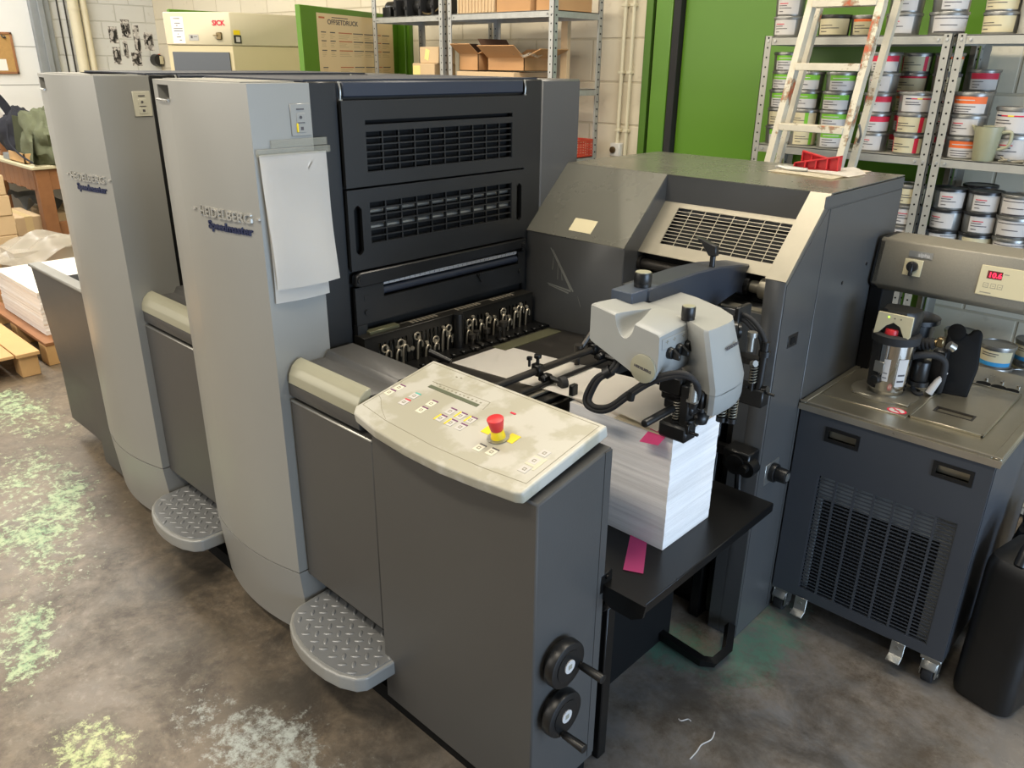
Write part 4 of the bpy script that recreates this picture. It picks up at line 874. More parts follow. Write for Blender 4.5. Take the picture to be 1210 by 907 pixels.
q = MB(); patch(q, (cx, cy, z0), rr(.05)+.001, rr(.12)+.001, .05, .122, R(-92), R(-74), 6); patch(q, (cx, cy, z0), rr(.035)+.001, rr(.13)+.001, .035, .125, R(-52), R(-22), 8)
q.m(1)
for i in range(4): patch(q, (cx, cy, z0), rr(.06)+.0016, rr(.06)+.0016, .06+i*.015, .063+i*.015, R(-90), R(-78), 4)
for i in range(4): patch(q, (cx, cy, z0), rr(.06)+.0016, rr(.06)+.0016, .05+i*.02, .056+i*.02, R(-48), R(-26), 4)
q.build('maker_label', ['lwhite', 'ltext'], fc)
q = MB(); a = R(-104); q.box(-.016, .016, 0, .006, .075, .11, .001, mtx=Matrix.Translation((cx+.057*math.cos(a), cy+.057*math.sin(a), z0)) @ Matrix.Rotation(a-R(90), 4, 'Z')); q.build('plug_plate', 'zinc', fc)
q = MB(); p = Vector((cx+.057*math.cos(a), cy+.057*math.sin(a), z0+.052)); d = Vector((math.cos(a), math.sin(a), 0)); q.cyl(p, p+d*.02, .015, n=20, bev=.002); q.build('drain_knob', 'blackp', fc)
q = MB(); q.cyl((cx-.005, cy-.032, z0+.185), (cx-.005, cy-.032, z0+.212), .0215, .0195, n=26, bev=.002); q.build('red_cap', 'red', fc)
q = MB()
top = [(-.058, .03), (-.05, .05), (0, .06), (.05, .05), (.058, .03), (.05, -.022), (.03, -.040), (-.03, -.040), (-.05, -.022)]
q.loft([[(cx+x*.9, cy+y*.9, z0+.18) for x, y in top], [(cx+x, cy+y, z0+.255) for x, y in top], [(cx+x*.9, cy+y*.9, z0+.268) for x, y in top]]); q.build('controller', 'blackp', fc)
q = MB(); fp = [(-.055, .19), (-.050, .262), (.052, .262), (.052, .20), (.040, .182), (.018, .225), (-.002, .235), (-.022, .222), (-.040, .197)]
q.prism(fp, 'y', 0, .006, .001, mtx=Matrix.Translation((cx, cy-.048, z0)) ); 
q.m(1); q.cyl((cx-.018, cy-.049, z0+.250), (cx-.018, cy-.0478, z0+.250), .003, n=10)
q.m(2)
for x in (.0, .018): q.cyl((cx+x, cy-.049, z0+.249), (cx+x, cy-.0478, z0+.249), .002, n=8)
q.build('controller_face', ['lcream', 'ledgreen', 'ltext'], fc)
# pump and pipework behind the canister
pm = thing('dosing_pump', 'black dosing pump with hoses behind the filter canister on the cooling unit', 'pump', (-.68, 2.62, .787))
q = MB(); q.lathe([(.055, 0), (.058, .01), (.062, .19), (.075, .195), (.075, .21), (.066, .213), (.02, .213)], (-.735, 2.69, .79), 30); q.build('pump_body', 'blackgl', pm)
q = MB(); q.cyl((-.70, 2.555, .945), (-.63, 2.565, .962), .016, n=18); 
for i in range(6): q.cyl((-.695+i*.011, 2.556+.0012*i, .9455+i*.0027), (-.690+i*.011, 2.5566+.0012*i, .9468+i*.0027), .019, n=18)
q.build('ribbed_hose', 'rubber', pm)
q = MB(); q.cyl((-.63, 2.565, .962), (-.61, 2.57, .968), .012, n=14); q.box(-.625, -.605, 2.55, 2.575, .955, .985, .003, mtx=Matrix()); q.build('brass_fitting', 'brass', pm)
q = MB(); q.cyl((-.60, 2.60, .955), (-.585, 2.61, .945), .014, n=12); q.build('hose_end', 'zinc', pm)
q = MB(); q.tube([(-.68, 2.53, .915), (-.65, 2.54, .925), (-.615, 2.56, .925), (-.595, 2.575, .905), (-.592, 2.58, .86), (-.60, 2.60, .80)], .011, 10, 5); q.tube([(-.66, 2.56, .85), (-.66, 2.545, .81), (-.64, 2.53, .80), (-.625, 2.535, .805)], .007, 8, 4); q.build('bent_hose', 'rubber', pm)
q = MB(); q.cyl((-.652, 2.56, .835), (-.652, 2.56, .90), .024, n=20, bev=.003); q.cyl((-.652, 2.56, .82), (-.652, 2.56, .835), .030, n=20); q.box(-.64, -.60, 2.60, 2.66, .80, .93, .004); q.cyl((-.652, 2.536, .895), (-.652, 2.53, .897), .006, n=10); q.build('valve', 'blackp', pm)
q = MB(); q.cyl((-.618, 2.565, .80), (-.598, 2.575, .85), .013, .009, n=14); q.cyl((-.598, 2.575, .85), (-.585, 2.58, .875), .007, n=12); q.build('clear_nozzle', 'lwhite', pm)
# moulded black cover leaning at the back
q = MB(); mt = Matrix.Translation((-.566, 2.615, .79)) @ Matrix.Rotation(R(14), 4, 'Z') @ Matrix.Rotation(R(-16), 4, 'X')
oc = [(-.055, 0), (.045, 0), (.058, .10), (.052, .165), (.050, .205), (.038, .218), (.022, .215), (.014, .198), (.004, .198), (-.006, .222), (-.028, .226), (-.042, .214), (-.046, .185)]
q.prism(oc, 'y', 0, .05, .008, mtx=mt, seg=3); q.cyl(mt @ Vector((-.005, -.001, .03)), mt @ Vector((-.005, .004, .03)), .016, n=20); q.lathe([(.026, 0), (.026, .004), (.02, .006)], mt @ Vector((-.022, .002, .20)), 18, Matrix.Rotation(R(90-16), 4, 'X'))
single(q, 'moulded_cover', 'blackm', 'matt black moulded cover with two rounded lobes leaning behind the tank lid', 'cover', (-.566, 2.615, .787))
# black jerry can on the floor
jc = thing('jerry_can', 'tall black plastic jerry can on the floor right of the cooling unit', 'jerry can', (-.21, 2.37, 0), R(-12))
def rrect(w, d, r, n=5):
    P = []
    for cx_, cy_, a0 in ((w-r, d-r, 0), (-w+r, d-r, 90), (-w+r, -d+r, 180), (w-r, -d+r, 270)):
        for i in range(n+1): a = R(a0+90*i/n); P.append((cx_+r*math.cos(a), cy_+r*math.sin(a)))
    return P
q = MB(); base = rrect(.085, .115, .042)
q.loft([[(x*s, y*s, z) for x, y in base] for s, z in ((.88, 0), (.97, .008), (1, .025), (1, .20), (.985, .215), (1, .23), (1, .44), (.98, .465), (.90, .485), (.55, .50))]); q.build('body', 'blackp', jc, local=True)
q = MB(); q.tube([(-.0, -.09, .485), (-.0, -.06, .535), (.0, .02, .54), (.0, .06, .50)], .017, 10, 4); q.build('handle', 'blackp', jc, local=True)
q = MB(); q.cyl((0, .085, .47), (0, .085, .525), .030, n=22, bev=.003); q.build('screw_cap', 'rubber', jc, local=True)
j2 = thing('jerry_can', 'second black can lying behind the tall one by the cooling unit', 'jerry can', (-.19, 2.68, 0))
q = MB(); q.loft([[(x*s, y*s, z) for x, y in rrect(.11, .13, .04)] for s, z in ((.9, 0), (1, .02), (1, .40), (.93, .44), (.6, .46))]); q.build('body', 'blackp', j2, local=True)
q = MB(); q.cyl((-.05, -.02, .44), (-.05, -.02, .50), .03, n=18); q.cyl((-.10, -.05, .48), (.09, -.05, .50), .035, n=18); q.build('handle', 'blackp', j2, local=True)
q = MB(); q.tube([(-.345, 2.74, .70), (-.30, 2.72, .69), (-.25, 2.70, .64), (-.22, 2.68, .56)], .018, 10, 4)
q.build('drain_hose', 'rubber', cab)
# ------------------------------------------------------------------ racks
def rack(name, label, x0, x1, y0, y1, zs, H, mat_, lw=.032):
    t = thing(name, label, 'rack', ((x0+x1)/2, (y0+y1)/2, 0))
    for x, sx in ((x0, 1), (x1, -1)):
        for y, sy in ((y0, 1), (y1, -1)):
            q = MB(); q.box(min(x, x+sx*lw), max(x, x+sx*lw), min(y, y+sy*.003), max(y, y+sy*.003), 0, H); q.box(min(x, x+sx*.003), max(x, x+sx*.003), min(y, y+sy*lw), max(y, y+sy*lw), 0, H)
            q.m(1)
            for i in range(int(H/.04)):
                z = .06+i*.04
                if z < 1.0 and y == y1: continue
                q.cyl((x+sx*lw*.55, y-.0006, z), (x+sx*lw*.55, y+.0036, z), .0042, n=6); q.cyl((x-.0006, y+sy*lw*.55, z), (x+.0036, y+sy*lw*.55, z), .0042, n=6)
            q.build('upright', [mat_, 'blackm'], t)
    for z in zs:
        q = MB(); q.box(x0+.003, x1-.003, y0+.003, y1-.003, z-.004, z); q.box(x0+.003, x1-.003, y0+.003, y0+.006, z-.034, z, .0008); q.box(x0+.003, x1-.003, y1-.006, y1-.003, z-.034, z); q.box(x0+.003, x0+.006, y0+.003, y1-.003, z-.034, z); q.box(x1-.006, x1-.003, y0+.003, y1-.003, z-.034, z)
        q.m(1)
        for x in (x0+.018, x1-.018, x0+.05, x1-.05): q.cyl((x, y0+.002, z-.017), (x, y0-.004, z-.017), .005, n=10)
        q.build('shelf_board', [mat_, 'galv'], t)
    return t
ZS = (.05, .50, .955, 1.41, 1.865)
rack('shelf_rack', 'grey perforated steel rack of ink tins standing behind the ladder', -1.825, -1.05, 3.55, 3.93, ZS, 1.868, 'rack')
rack('shelf_rack', 'grey perforated steel rack of ink tins standing behind the cooling unit', -1.035, -.10, 3.55, 3.93, ZS, 1.868, 'rack')
# ------------------------------------------------------------------ ink tins
CAN = {}
def can(x, y, z, r, h, style, label, group=None, tin='tin', lid='tin', ang=None, cat='ink tin', name='ink_tin'):
    t = thing(name, label, cat, (x, y, z), 0, group)
    q = MB(); q.lathe([(r*.93, 0), (r*.95, .003), (r, h*.80), (r*1.0, h*.86)], (0, 0, 0), 28); q.build('tin_body', tin, t, local=True)
    q = MB(); q.lathe([(r*1.0, h*.855), (r*1.06, h*.87), (r*1.065, h*.97), (r*1.05, h), (r*.99, h), (r*.98, h*.965), (0, h*.965)], (0, 0, 0), 28); q.build('lid', lid, t, local=True)
    if ang is None: ang = math.atan2(-y, -x)+random.uniform(-.35, .35)
    def R_(f): return r*(.95+.05*min(1, f/.8))+.0006
    q = MB(); mats = []
    def band(f0, f1, a0, a1, m_, lift=0):
        if m_ not in mats: mats.append(m_)
        q.m(mats.index(m_)); patch(q, (0, 0, 0), R_(f0)+lift, R_(f1)+lift, f0*h, f1*h, ang+a0, ang+a1, 10, .0003)
    for f0, f1, m_ in style[0]: band(f0, f1, -style[1], style[1], m_)
    for f, w0, w1 in style[2]: band(f, f+.035, -style[1]*w0, style[1]*w1, 'ltext', .0005)
    if len(style) > 3:
        for f0, f1, w0, w1, m_ in style[3]: band(f0, f1, style[1]*w0, style[1]*w1, m_, .0005)
    q.build('label', mats, t, local=True)
    return t
TX = [(.50, .85, -.1), (.38, .85, .3), (.22, .8, -.4)]
ST = dict(green=([(.08, .56, 'lwhite'), (.56, .83, 'lgreen')], 1.05, [(.44, .85, -.1), (.3, .85, .2), (.16, .8, -.4)], [(.66, .70, -.8, .3, 'lwhite')]),
 greenstripe=([(.08, .82, 'lcream')], 1.05, TX, [(.08, .82, .15, .4, 'lgreen')]), cream=([(.1, .82, 'lcream')], 1.1, TX, []),
 creamred=([(.1, .82, 'lcream')], 1.1, TX, [(.1, .82, .5, .75, 'lred'), (.1, .82, -1, -.88, 'lred')]), creamband=([(.1, .74, 'lcream'), (.74, .84, 'lred'), (.04, .1, 'lred')], 1.25, TX, []),
 red=([(.08, .55, 'lwhite'), (.55, .83, 'lred')], 1.0, [(.42, .85, -.1), (.28, .8, -.3), (.16, .8, -.4)], []), orange=([(.08, .5, 'lwhite'), (.5, .82, 'lorange')], 1.05, [(.36, .85, .4), (.24, .85, .2), (.14, .8, .1)], [(.64, .68, -.8, .3, 'lwhite')]),
 orangecream=([(.1, .70, 'lcream'), (.70, .82, 'lorange')], 1.0, TX, []), white=([(.1, .84, 'lwhite')], .8, TX, [(.6, .64, -.8, .0, 'lred')]), bars=([(.1, .84, 'lwhite')], 1.15, [(.70, .95, .95), (.12, .9, .9), (.40, .6, .2)], [(.10, .15, -.9, .9, 'ltext')]),
 rainbow=([(.08, .84, 'lwhite')], 1.2, [(.50, .8, -.1), (.40, .8, .0)], [(.66, .71, -.8, -.5, 'blueink'), (.66, .71, -.5, -.2, 'lred'), (.66, .71, -.2, .05, 'yellow'), (.66, .71, .05, .7, 'lred')]),
 blue=([(.1, .84, 'lwhite')], 1.0, [(.74, .3, .7)], [(.36, .56, -.1, 1.0, 'lblue'), (.55, .65, -.9, -.65, 'lred'), (.38, .46, -.9, -.65, 'lred')]), bluebase=([(.30, .8, 'lcream'), (.12, .30, 'lblue')], 1.3, [(.66, .5, .3), (.56, .5, .2)], []), plainblue=([(.1, .45, 'lblue'), (.45, .55, 'lwhite')], 1.3, [], []))
ORD = ['bottom', 'second up', 'third up', 'fourth up', 'top']
def col(xs, y, z, r, h, styles, where, group, tin='tin', lid='tin', names=None):
    n = len(styles)
    for i, s in enumerate(styles):
        o_ = 'top' if i == n-1 else ORD[i]
        nm = {'green': 'green-banded', 'greenstripe': 'green-striped', 'cream': 'cream-labelled', 'creamred': 'red-edged cream', 'creamband': 'red-rimmed cream', 'red': 'red-banded', 'orange': 'orange-banded', 'orangecream': 'cream and orange', 'white': 'white-labelled', 'bars': 'black-lettered', 'rainbow': 'rainbow-lined', 'blue': 'blue-flashed', 'bluebase': 'blue-based', 'plainblue': 'blue'}[s]
        if n == 1: lab = f'{nm} ink tin, {where}'
        else: lab = f'{nm} ink tin, {o_} {"one in" if o_ == "top" else "in"} {where}'
        can(xs+random.uniform(-.004, .004), y+random.uniform(-.004, .004), z+i*h*1.0, r, h, ST[s], lab, group, tin, lid)
random.seed(11)
GA, GB, GT = 'ink tins on the rack behind the ladder', 'ink tins on the rack behind the cooling unit', 'ink tins on top of the racks'
B1 = 1.4105; h1 = .0785; r1 = .060
col(-1.775+.03, 3.64, B1, r1, h1, ['green', 'cream', 'green', 'green', 'green'], 'the stack nearest the green door', GA)
col(-1.632, 3.65, B1, r1, h1, ['greenstripe', 'greenstripe', 'green', 'green'], 'the second stack from the green door', GA)
col(-1.497, 3.64, B1, r1, h1, ['green', 'green', 'green', 'green'], 'the third stack from the green door', GA)
col(-1.316, 3.64, B1, r1, h1, ['white', 'red', 'red', 'white', 'red'], 'the stack just past the ladder', GA)
col(-1.160, 3.625, B1, r1+.003, h1+.003, ['creamred', 'creamred', 'rainbow'], 'the stack beside the perforated upright', GA)
col(-1.245, 3.80, B1, r1, h1, ['red', 'red', 'orangecream', 'creamband', 'creamred'], 'the rear stack behind the rainbow-lined tin', GA)
col(-1.115, 3.80, B1, r1-.006, h1, ['red', 'white', 'white', 'cream', 'orangecream'], 'the rear stack by the uprights', GA)
T0 = 1.8655
col(-1.765, 3.64, T0, .062, .082, ['white', 'white'], 'the pair above the green stacks', GT)
col(-1.592, 3.72, T0, .066, .088, ['cream'], 'dark, between the ladder rails up top', GT, 'tinblack', 'tinblack')
col(-1.477, 3.76, T0, .058, .085, ['orangecream'], 'on the top board by the rusty ladder rail', GT)
col(-1.275, 3.64, T0, .066, .082, ['white', 'white'], 'the top-board pair just past the ladder', GT)
col(-1.103, 3.64, T0, .068, .082, ['bars', 'white'], 'the top-board pair above the joined uprights', GT)
col(-.923, 3.66, T0, .062, .078, ['cream', 'cream'], 'the top-board pair beside the grey bucket', GT)
q = thing('bucket', 'tall plain grey bucket on the top board behind the cooling unit', 'bucket', (-.79, 3.66, T0))
b = MB(); b.lathe([(.068, 0), (.078, .16), (.083, .162), (.083, .172), (.077, .172), (.075, .165)], (0, 0, 0), 28); b.build('bucket_body', 'galv', q, local=True)
b = MB(); patch(b, (0, 0, 0), .074, .078, .04, .13, R(-115), R(-75), 8); b.build('label', 'lwhite', q, local=True)
col(-.958, 3.64, B1, .066, .083, ['orange', 'white', 'orange'], 'the stack beside the measuring jug', GB)
col(-.795, 3.67, B1, .072, .10, ['white', 'rainbow'], 'the two-high stack behind the measuring jug', GB)
col(-.99, 3.84, B1, .058, .083, ['red', 'blue', 'white', 'red'], 'the dim rear stack inside the second rack', GB)
Z3 = .9555; r3, h3 = .064, .0845
col(-.963, 3.64, Z3, r3, h3, ['bars', 'blue', 'white', 'white'], 'the first front stack above the speckled panel', GB, 'tin', 'tindk')
col(-.838, 3.65, Z3, r3, h3, ['bars', 'cream', 'white', 'white'], 'the second front stack above the speckled panel', GB, 'tin', 'tindk')
col(-.712, 3.64, Z3, r3, h3, ['bars', 'bars', 'bars', 'bars'], 'the third front stack above the speckled panel', GB)
col(-.585, 3.64, Z3, r3, h3, ['bars', 'bars', 'white'], 'the fourth front stack above the speckled panel', GB)
col(-.90, 3.83, Z3, r3, h3, ['white', 'white', 'white', 'white'], 'the black-lidded rear stack above the speckled panel', GB, 'tin', 'tindk')
col(-1.118, 3.62, Z3, r3, h3, ['bars', 'white', 'white', 'cream'], 'the stack between hood and uprights', GA)
b = MB(); b.lathe([(.10, 0), (.115, .33), (.12, .335), (.12, .345), (.11, .35), (0, .35)], (0, 0, 0), 30)
single(b, 'bucket', 'tindk', 'large black bucket on the middle board of the rack behind the hood', 'bucket', (-1.30, 3.68, .9555), local=True)
Z4 = .5005
col(-.657, 3.64, Z4, .064, .095, ['bluebase', 'bluebase'], 'the pair beside the black moulded cover', GB)
col(-.535, 3.63, Z4, .068, .085, ['plainblue'], 'at the far end of the worktop', GB)
col(-.56, 3.80, Z4, .064, .095, ['bluebase', 'bluebase'], 'the rear pair behind the plain blue tin', GB)
col(-.82, 3.72, Z4, .064, .095, ['white', 'white'], 'the pair behind the dosing pump', GB)
# measuring jug
jg = thing('measuring_jug', 'cloudy yellowish plastic measuring jug with handle on the rack', 'jug', (-.862, 3.585, B1))
b = MB(); b.lathe([(.036, 0), (.038, .003), (.050, .128), (.052, .130), (.050, .130), (.036, .005), (0, .005)], (0, 0, 0), 32); b.build('jug_body', 'jug', jg, local=True)
b = MB(); b.prism([(-.062, .132), (-.045, .128), (-.046, .105)], 'y', -.014, .014, .002); b.build('spout', 'jug', jg, local=True)
b = MB(); b.tube([(.047, 0, .108), (.075, 0, .112), (.082, 0, .095), (.076, 0, .06), (.044, 0, .045)], .0065, 8, 5); b.build('handle', 'jug', jg, local=True)
b = MB(); b.tube([(-.80, 3.57, B1+.006), (-.77, 3.56, B1+.012), (-.755, 3.575, B1+.006), (-.72, 3.57, B1+.012), (-.69, 3.58, B1+.006)], .005, 8, 4); b.tube([(-.80, 3.585, B1+.02), (-.77, 3.57, B1+.008), (-.72, 3.58, B1+.005)], .005, 8, 4)
single(b, 'hand_tool', 'steel', 'small steel hand tool lying beside the measuring jug', 'tool', (-.75, 3.57, B1))
# ------------------------------------------------------------------ ladder
ld = thing('stepladder', 'paint-worn white stepladder with red rust patches leaning before the ink rack', 'ladder', (-1.42, 3.2, 0))
def lp(x, z, dy=0): return Vector((x, 3.05+z*.152+dy, z))
def rail(xa, za, xb, zb, dy, nm, w=.026, d=.04):
    q = MB(); k = (xb-xa)/(zb-za); P = lambda z: lp(xa+(z-za)*k, z, dy); rings = []
    zt = 2.7; N_ = 24
    for i in range(N_+1):
        p = P(zt*i/N_); rings.append([(p.x-w/2, p.y-d/2, p.z), (p.x+w/2, p.y-d/2, p.z), (p.x+w/2, p.y+d/2, p.z), (p.x-w/2, p.y+d/2, p.z)])
    q.loft(rings); return q.build(nm, 'ladder', ld)
def ladder_material():
    m = bpy.data.materials.new('chipped_white_paint'); m.use_nodes = True; nt = m.node_tree; N = nt.nodes; K = nt.links; b = N['Principled BSDF']
    tc = N.new('ShaderNodeTexCoord'); n = N.new('ShaderNodeTexNoise'); n.inputs['Scale'].default_value = 7; n.inputs['Detail'].default_value = 8; n.inputs['Roughness'].default_value = .7; K.new(tc.outputs['Object'], n.inputs['Vector'])
    r = N.new('ShaderNodeValToRGB'); e = r.color_ramp.elements; e[0].position = .0; e[0].color = srgb('#a59c88'); e[1].position = .56; e[1].color = srgb('#c6bea9'); x = e.new(.60); x.color = srgb('#8f8066'); y = e.new(.66); y.color = srgb('#a5512e')
    K.new(n.outputs['Fac'], r.inputs['Fac']); K.new(r.outputs['Color'], b.inputs['Base Color']); b.inputs['Roughness'].default_value = .6
    return m
M['ladder'] = ladder_material(); M['ladderrust'] = M['ladder'].copy()
for n_ in M['ladderrust'].node_tree.nodes:
    if n_.type == 'VALTORGB':
        for e_, p_ in zip(n_.color_ramp.elements, (0, .47, .51, .55)): e_.position = p_
rail(-1.588, 1.374, -1.538, 1.98, 0, 'rail'); rail(-1.290, 1.374, -1.262, 1.98, 0, 'rail')
rail(-1.592, 1.374, -1.548, 1.98, .10, 'rear_rail', .022, .03); rail(-1.290+.015, 1.374, -1.240, 1.98, .10, 'rear_rail', .026, .03)
for k in range(-6, 5):
    z = 1.514+.232*k
    if z < .1: continue
    kx0 = -1.588+(z-1.374)*.0825; kx1 = -1.290+(z-1.374)*.0462
    q = MB(); p = lp(0, z); q.box(kx0+.012, kx1-.012, p.y-.028, p.y+.03, z-.016, z+.012, .002); q.build('rung', 'ladder', ld)
q = MB(); rings = []
for i in range(13):
    z = 1.70+.27*i/12; p = lp(-1.290+(z-1.374)*.0462, z); a, b_ = .0135+.0004*(i % 3), .0205+.0004*(i % 2)
    rings.append([(p.x-a, p.y-b_, p.z), (p.x+a, p.y-b_, p.z), (p.x+a, p.y+b_, p.z), (p.x-a, p.y+b_, p.z)])
q.loft(rings); q.build('rusty_sleeve', 'ladderrust', ld)
q = MB(); a = lp(-1.285, 1.515); q.tube([a+Vector((.02, .05, .02)), a+Vector((.03, .06, -.02)), a+Vector((.02, .07, -.05))], .005, 8, 4); q.build('hinge', 'zinc', ld)
# ------------------------------------------------------------------ green sliding door and wall fittings
q = MB(); q.box(-2.755, -2.715, 3.955, 4.0, 0, 2.6); q.box(-2.735, -2.70, 3.94, 3.96, 0, 2.6); q.box(-2.685, -2.655, 3.96, 4.0, 0, 2.6)
q.m(1).box(-2.70, -2.672, 3.975, 4.0, 0, 2.6); dr = struct(q, 'door_1', ['greendk', 'galv'])
q = MB(); q.box(-2.655, -2.55, 3.90, 3.96, .02, 2.6, .004); q.build('narrow_leaf', 'green', dr)
q = MB(); q.box(-2.548, -2.503, 3.905, 3.955, .02, 2.6, .004); q.build('rubber_seal', 'rubber', dr)
q = MB(); q.box(-2.50, -1.05, 3.945, 3.985, .02, 2.6, .004); q.build('wide_leaf', 'green', dr)
for x0, z0, lab in ((-2.915, 1.31, 'thin painted conduit running down the back wall into the switch box'), (-2.858, 0, 'thin painted conduit on the back wall nearer the green door frame')):
    q = MB(); q.cyl((x0 if z0 else x0, 3.975, z0), (x0+.01, 3.975, 2.7), .011, n=14)
    for z in (1.38, 1.70, 2.05):
        if z > z0: q.box(x0-.014, x0+.018, 3.962, 4.0, z-.008, z+.008, .002)
    single(q, 'conduit_pipe', 'pipe', lab, 'pipe', (x0, 3.98, z0))
sb = thing('switch_box', 'grey wall switch box with round yellow lens below the conduit', 'switch box', (-2.905, 3.98, 1.27))
q = MB(); q.box(-2.94, -2.872, 3.94, 4.0, 1.235, 1.31, .004); q.build('box_body', 'white', sb)
q = MB(); q.cyl((-2.915, 3.94, 1.272), (-2.915, 3.928, 1.272), .019, n=22, bev=.002); q.build('lens', 'brass', sb)
# ------------------------------------------------------------------ galvanised rack by the back wall
rack('shelf_rack', 'galvanised rack with cardboard boxes standing behind the press', -3.82, -2.985, 3.45, 3.87, (.10, .80, 1.235, 1.61, 2.005), 2.6, 'galv', .034)
rack('shelf_rack', 'narrow galvanised rack with black machine parts on top, beside the poster', -4.545, -3.86, 3.45, 3.87, (.10, .80, 1.61, 2.005), 2.6, 'galv', .034)
def carton(x0, x1, y0, y1, z0, z1, label, mat_='card', flaps=0, group=None, rz=0, inner=True):
    t = thing('cardboard_box', label, 'box', ((x0+x1)/2, (y0+y1)/2, z0), rz, group); w, d, h = (x1-x0)/2, (y1-y0)/2, z1-z0
    q = MB(); e = .004
    if flaps:
        q.box(-w, w, -d, -d+e, 0, h); q.box(-w, w, d-e, d, 0, h); q.box(-w, -w+e, -d, d, 0, h); q.box(w-e, w, -d, d, 0, h); q.box(-w, w, -d, d, 0, e)
    else: q.box(-w, w, -d, d, 0, h, .003)
    q.build('carton', mat_, t, local=True)
    if flaps:
        for nm, (ax, s, ang) in (('flap', ('y', 1, flaps)), ('flap', ('x', -1, 50)), ('flap', ('x', 1, 20)), ('flap', ('y', -1, 35))):
            q = MB()
            if ax == 'y': q.box(-w, w, 0, d*.9, 0, .004, mtx=Matrix.Translation((0, s*d, h)) @ Matrix.Rotation(R(0 if s > 0 else 180), 4, 'Z') @ Matrix.Rotation(R(ang), 4, 'X'))
            else: q.box(-d, d, 0, w*.9, 0, .004, mtx=Matrix.Translation((s*w, 0, h)) @ Matrix.Rotation(R(-90*s), 4, 'Z') @ Matrix.Rotation(R(ang), 4, 'X'))
            q.build(nm, mat_ if ang < 40 else 'carddk', t, local=True)
    else:
        q = MB(); q.box(-w-.0005, w+.0005, -.02, .02, h, h+.0006); q.box(-w-.0008, -w, -.02, .02, h*.6, h); q.build('tape', 'card2', t, local=True)
    return t
q = MB()
for i in range(3): q.box(-3.775+i*.01, -3.22-i*.03, 3.46, 3.80-.02*i, 1.612+i*.028, 1.638+i*.028, .002)
single(q, 'board_stack', 'card2', 'flat stack of cardboard sheets under the open boxes on the galvanised rack', 'cardboard', (-3.4, 3.6, 1.612))
carton(-3.775, -3.61, 3.50, 3.70, 1.697, 1.79, 'open brown box with a dark raised flap on the galvanised rack', 'card', 62)
carton(-3.53, -3.24, 3.50, 3.74, 1.70, 1.77, 'shallow brown box with loose flaps, second on the galvanised rack', 'card', 25)
q = MB(); q.box(-3.18, -3.13, 3.74, 3.77, 1.6125, 1.965, .002); single(q, 'wood_strip', 'card2', 'pale upright strip standing inside the end of the galvanised rack', 'strip', (-3.15, 3.75, 1.6125))
q = MB(); q.grid(lambda s, t: Vector((-3.30+.16*s, 3.47+.08*t, 1.775+.014*math.sin(9*s)*math.cos(5*t)+.01)), 10, 6, .002); single(q, 'plastic_bag', 'film', 'crumpled clear plastic lying before the shallow box on the rack', 'bag', (-3.3, 3.5, 1.77))
# small boxes at the inner end of the narrow rack
t = carton(-4.14, -3.96, 3.50, 3.64, 1.7355, 1.83, 'small box with yellow slip, upper one beside the poster', 'card2')
q = MB(); q.box(-.05, -.01, -.0715, -.0705, .012, .075, mtx=Matrix.Rotation(R(14), 4, 'Y')); q.build('yellow_slip', 'sticky', t, local=True)
M['sticky'] = mat('yellow_slip', '#e5d68a', .8, 0, .02)
t.children[-1].data.materials[0] = M['sticky']
t = carton(-4.19, -3.98, 3.48, 3.66, 1.611, 1.735, 'small box with yellow slip, lower one beside the poster', 'card2')
q = MB(); q.box(-.10, -.03, -.0915, -.0905, .03, .11); q.build('yellow_slip', M['sticky'], t, local=True)
# stuff on the top boards
ZT2 = 2.0055
bm_ = thing('machine_roller', 'black machine part with ribs lying on the narrow galvanised rack', 'machine part', (-4.2, 3.6, ZT2))
q = MB(); q.cyl((-4.52, 3.58, ZT2+.055), (-3.95, 3.58, ZT2+.055), .045, n=20); q.box(-4.50, -4.42, 3.50, 3.70, ZT2+.001, ZT2+.06, .004); q.box(-4.40, -4.05, 3.55, 3.75, ZT2+.02, ZT2+.11, .006); q.build('roller_body', 'blackp', bm_)
for x in (-4.36, -4.25, -4.12, -4.0):
    q = MB(); q.box(x-.012, x+.012, 3.49, 3.66, ZT2+.001, ZT2+.10, .004); q.cyl((x, 3.487, ZT2+.05), (x, 3.482, ZT2+.05), .009, n=12); q.build('bracket', 'rubber', bm_)
q = MB(); q.tube([(-4.05+.10*math.cos(a), 3.53+.03*math.sin(a), ZT2+.075+.065*math.sin(a)) for a in [i*.4 for i in range(17)]], .005, 8, 2); single(q, 'wire_ring', 'brass', 'thin wire ring leaning on the front edge of the narrow rack', 'ring', (-4.05, 3.5, ZT2))
q = MB(); q.box(-3.76, -3.46, 3.48, 3.74, ZT2+.0005, ZT2+.10, .004)
for i in range(11): q.box(-3.755+i*.0265, -3.745+i*.0265, 3.474, 3.482, ZT2+.005, ZT2+.098, .001)
single(q, 'wicker_tray', 'card2', 'brown ribbed tray on top of the galvanised rack', 'tray', (-3.6, 3.6, ZT2))
carton(-3.44, -3.18, 3.48, 3.76, ZT2, ZT2+.16, 'brown carton on top of the galvanised rack, next to the ribbed tray')
carton(-3.16, -3.01, 3.50, 3.80, ZT2, ZT2+.13, 'narrow brown carton behind the end upright atop the galvanised rack', 'card')
carton(-2.98, -2.72, 3.62, 3.84, 2.24, 2.40, 'brown carton overhanging the end of the galvanised rack', 'card') if False else None
cr = thing('plastic_crate', 'red lattice plastic crate on the low board of the galvanised rack', 'crate', (-3.05, 3.62, 1.236))
q = MB(); X0, X1, Y0, Y1, z0, z1 = -3.30, -2.99, 3.54, 3.84, 1.236, 1.33
X1 = -2.995
q.box(X0, X1, Y0, Y1, z0, z0+.004)
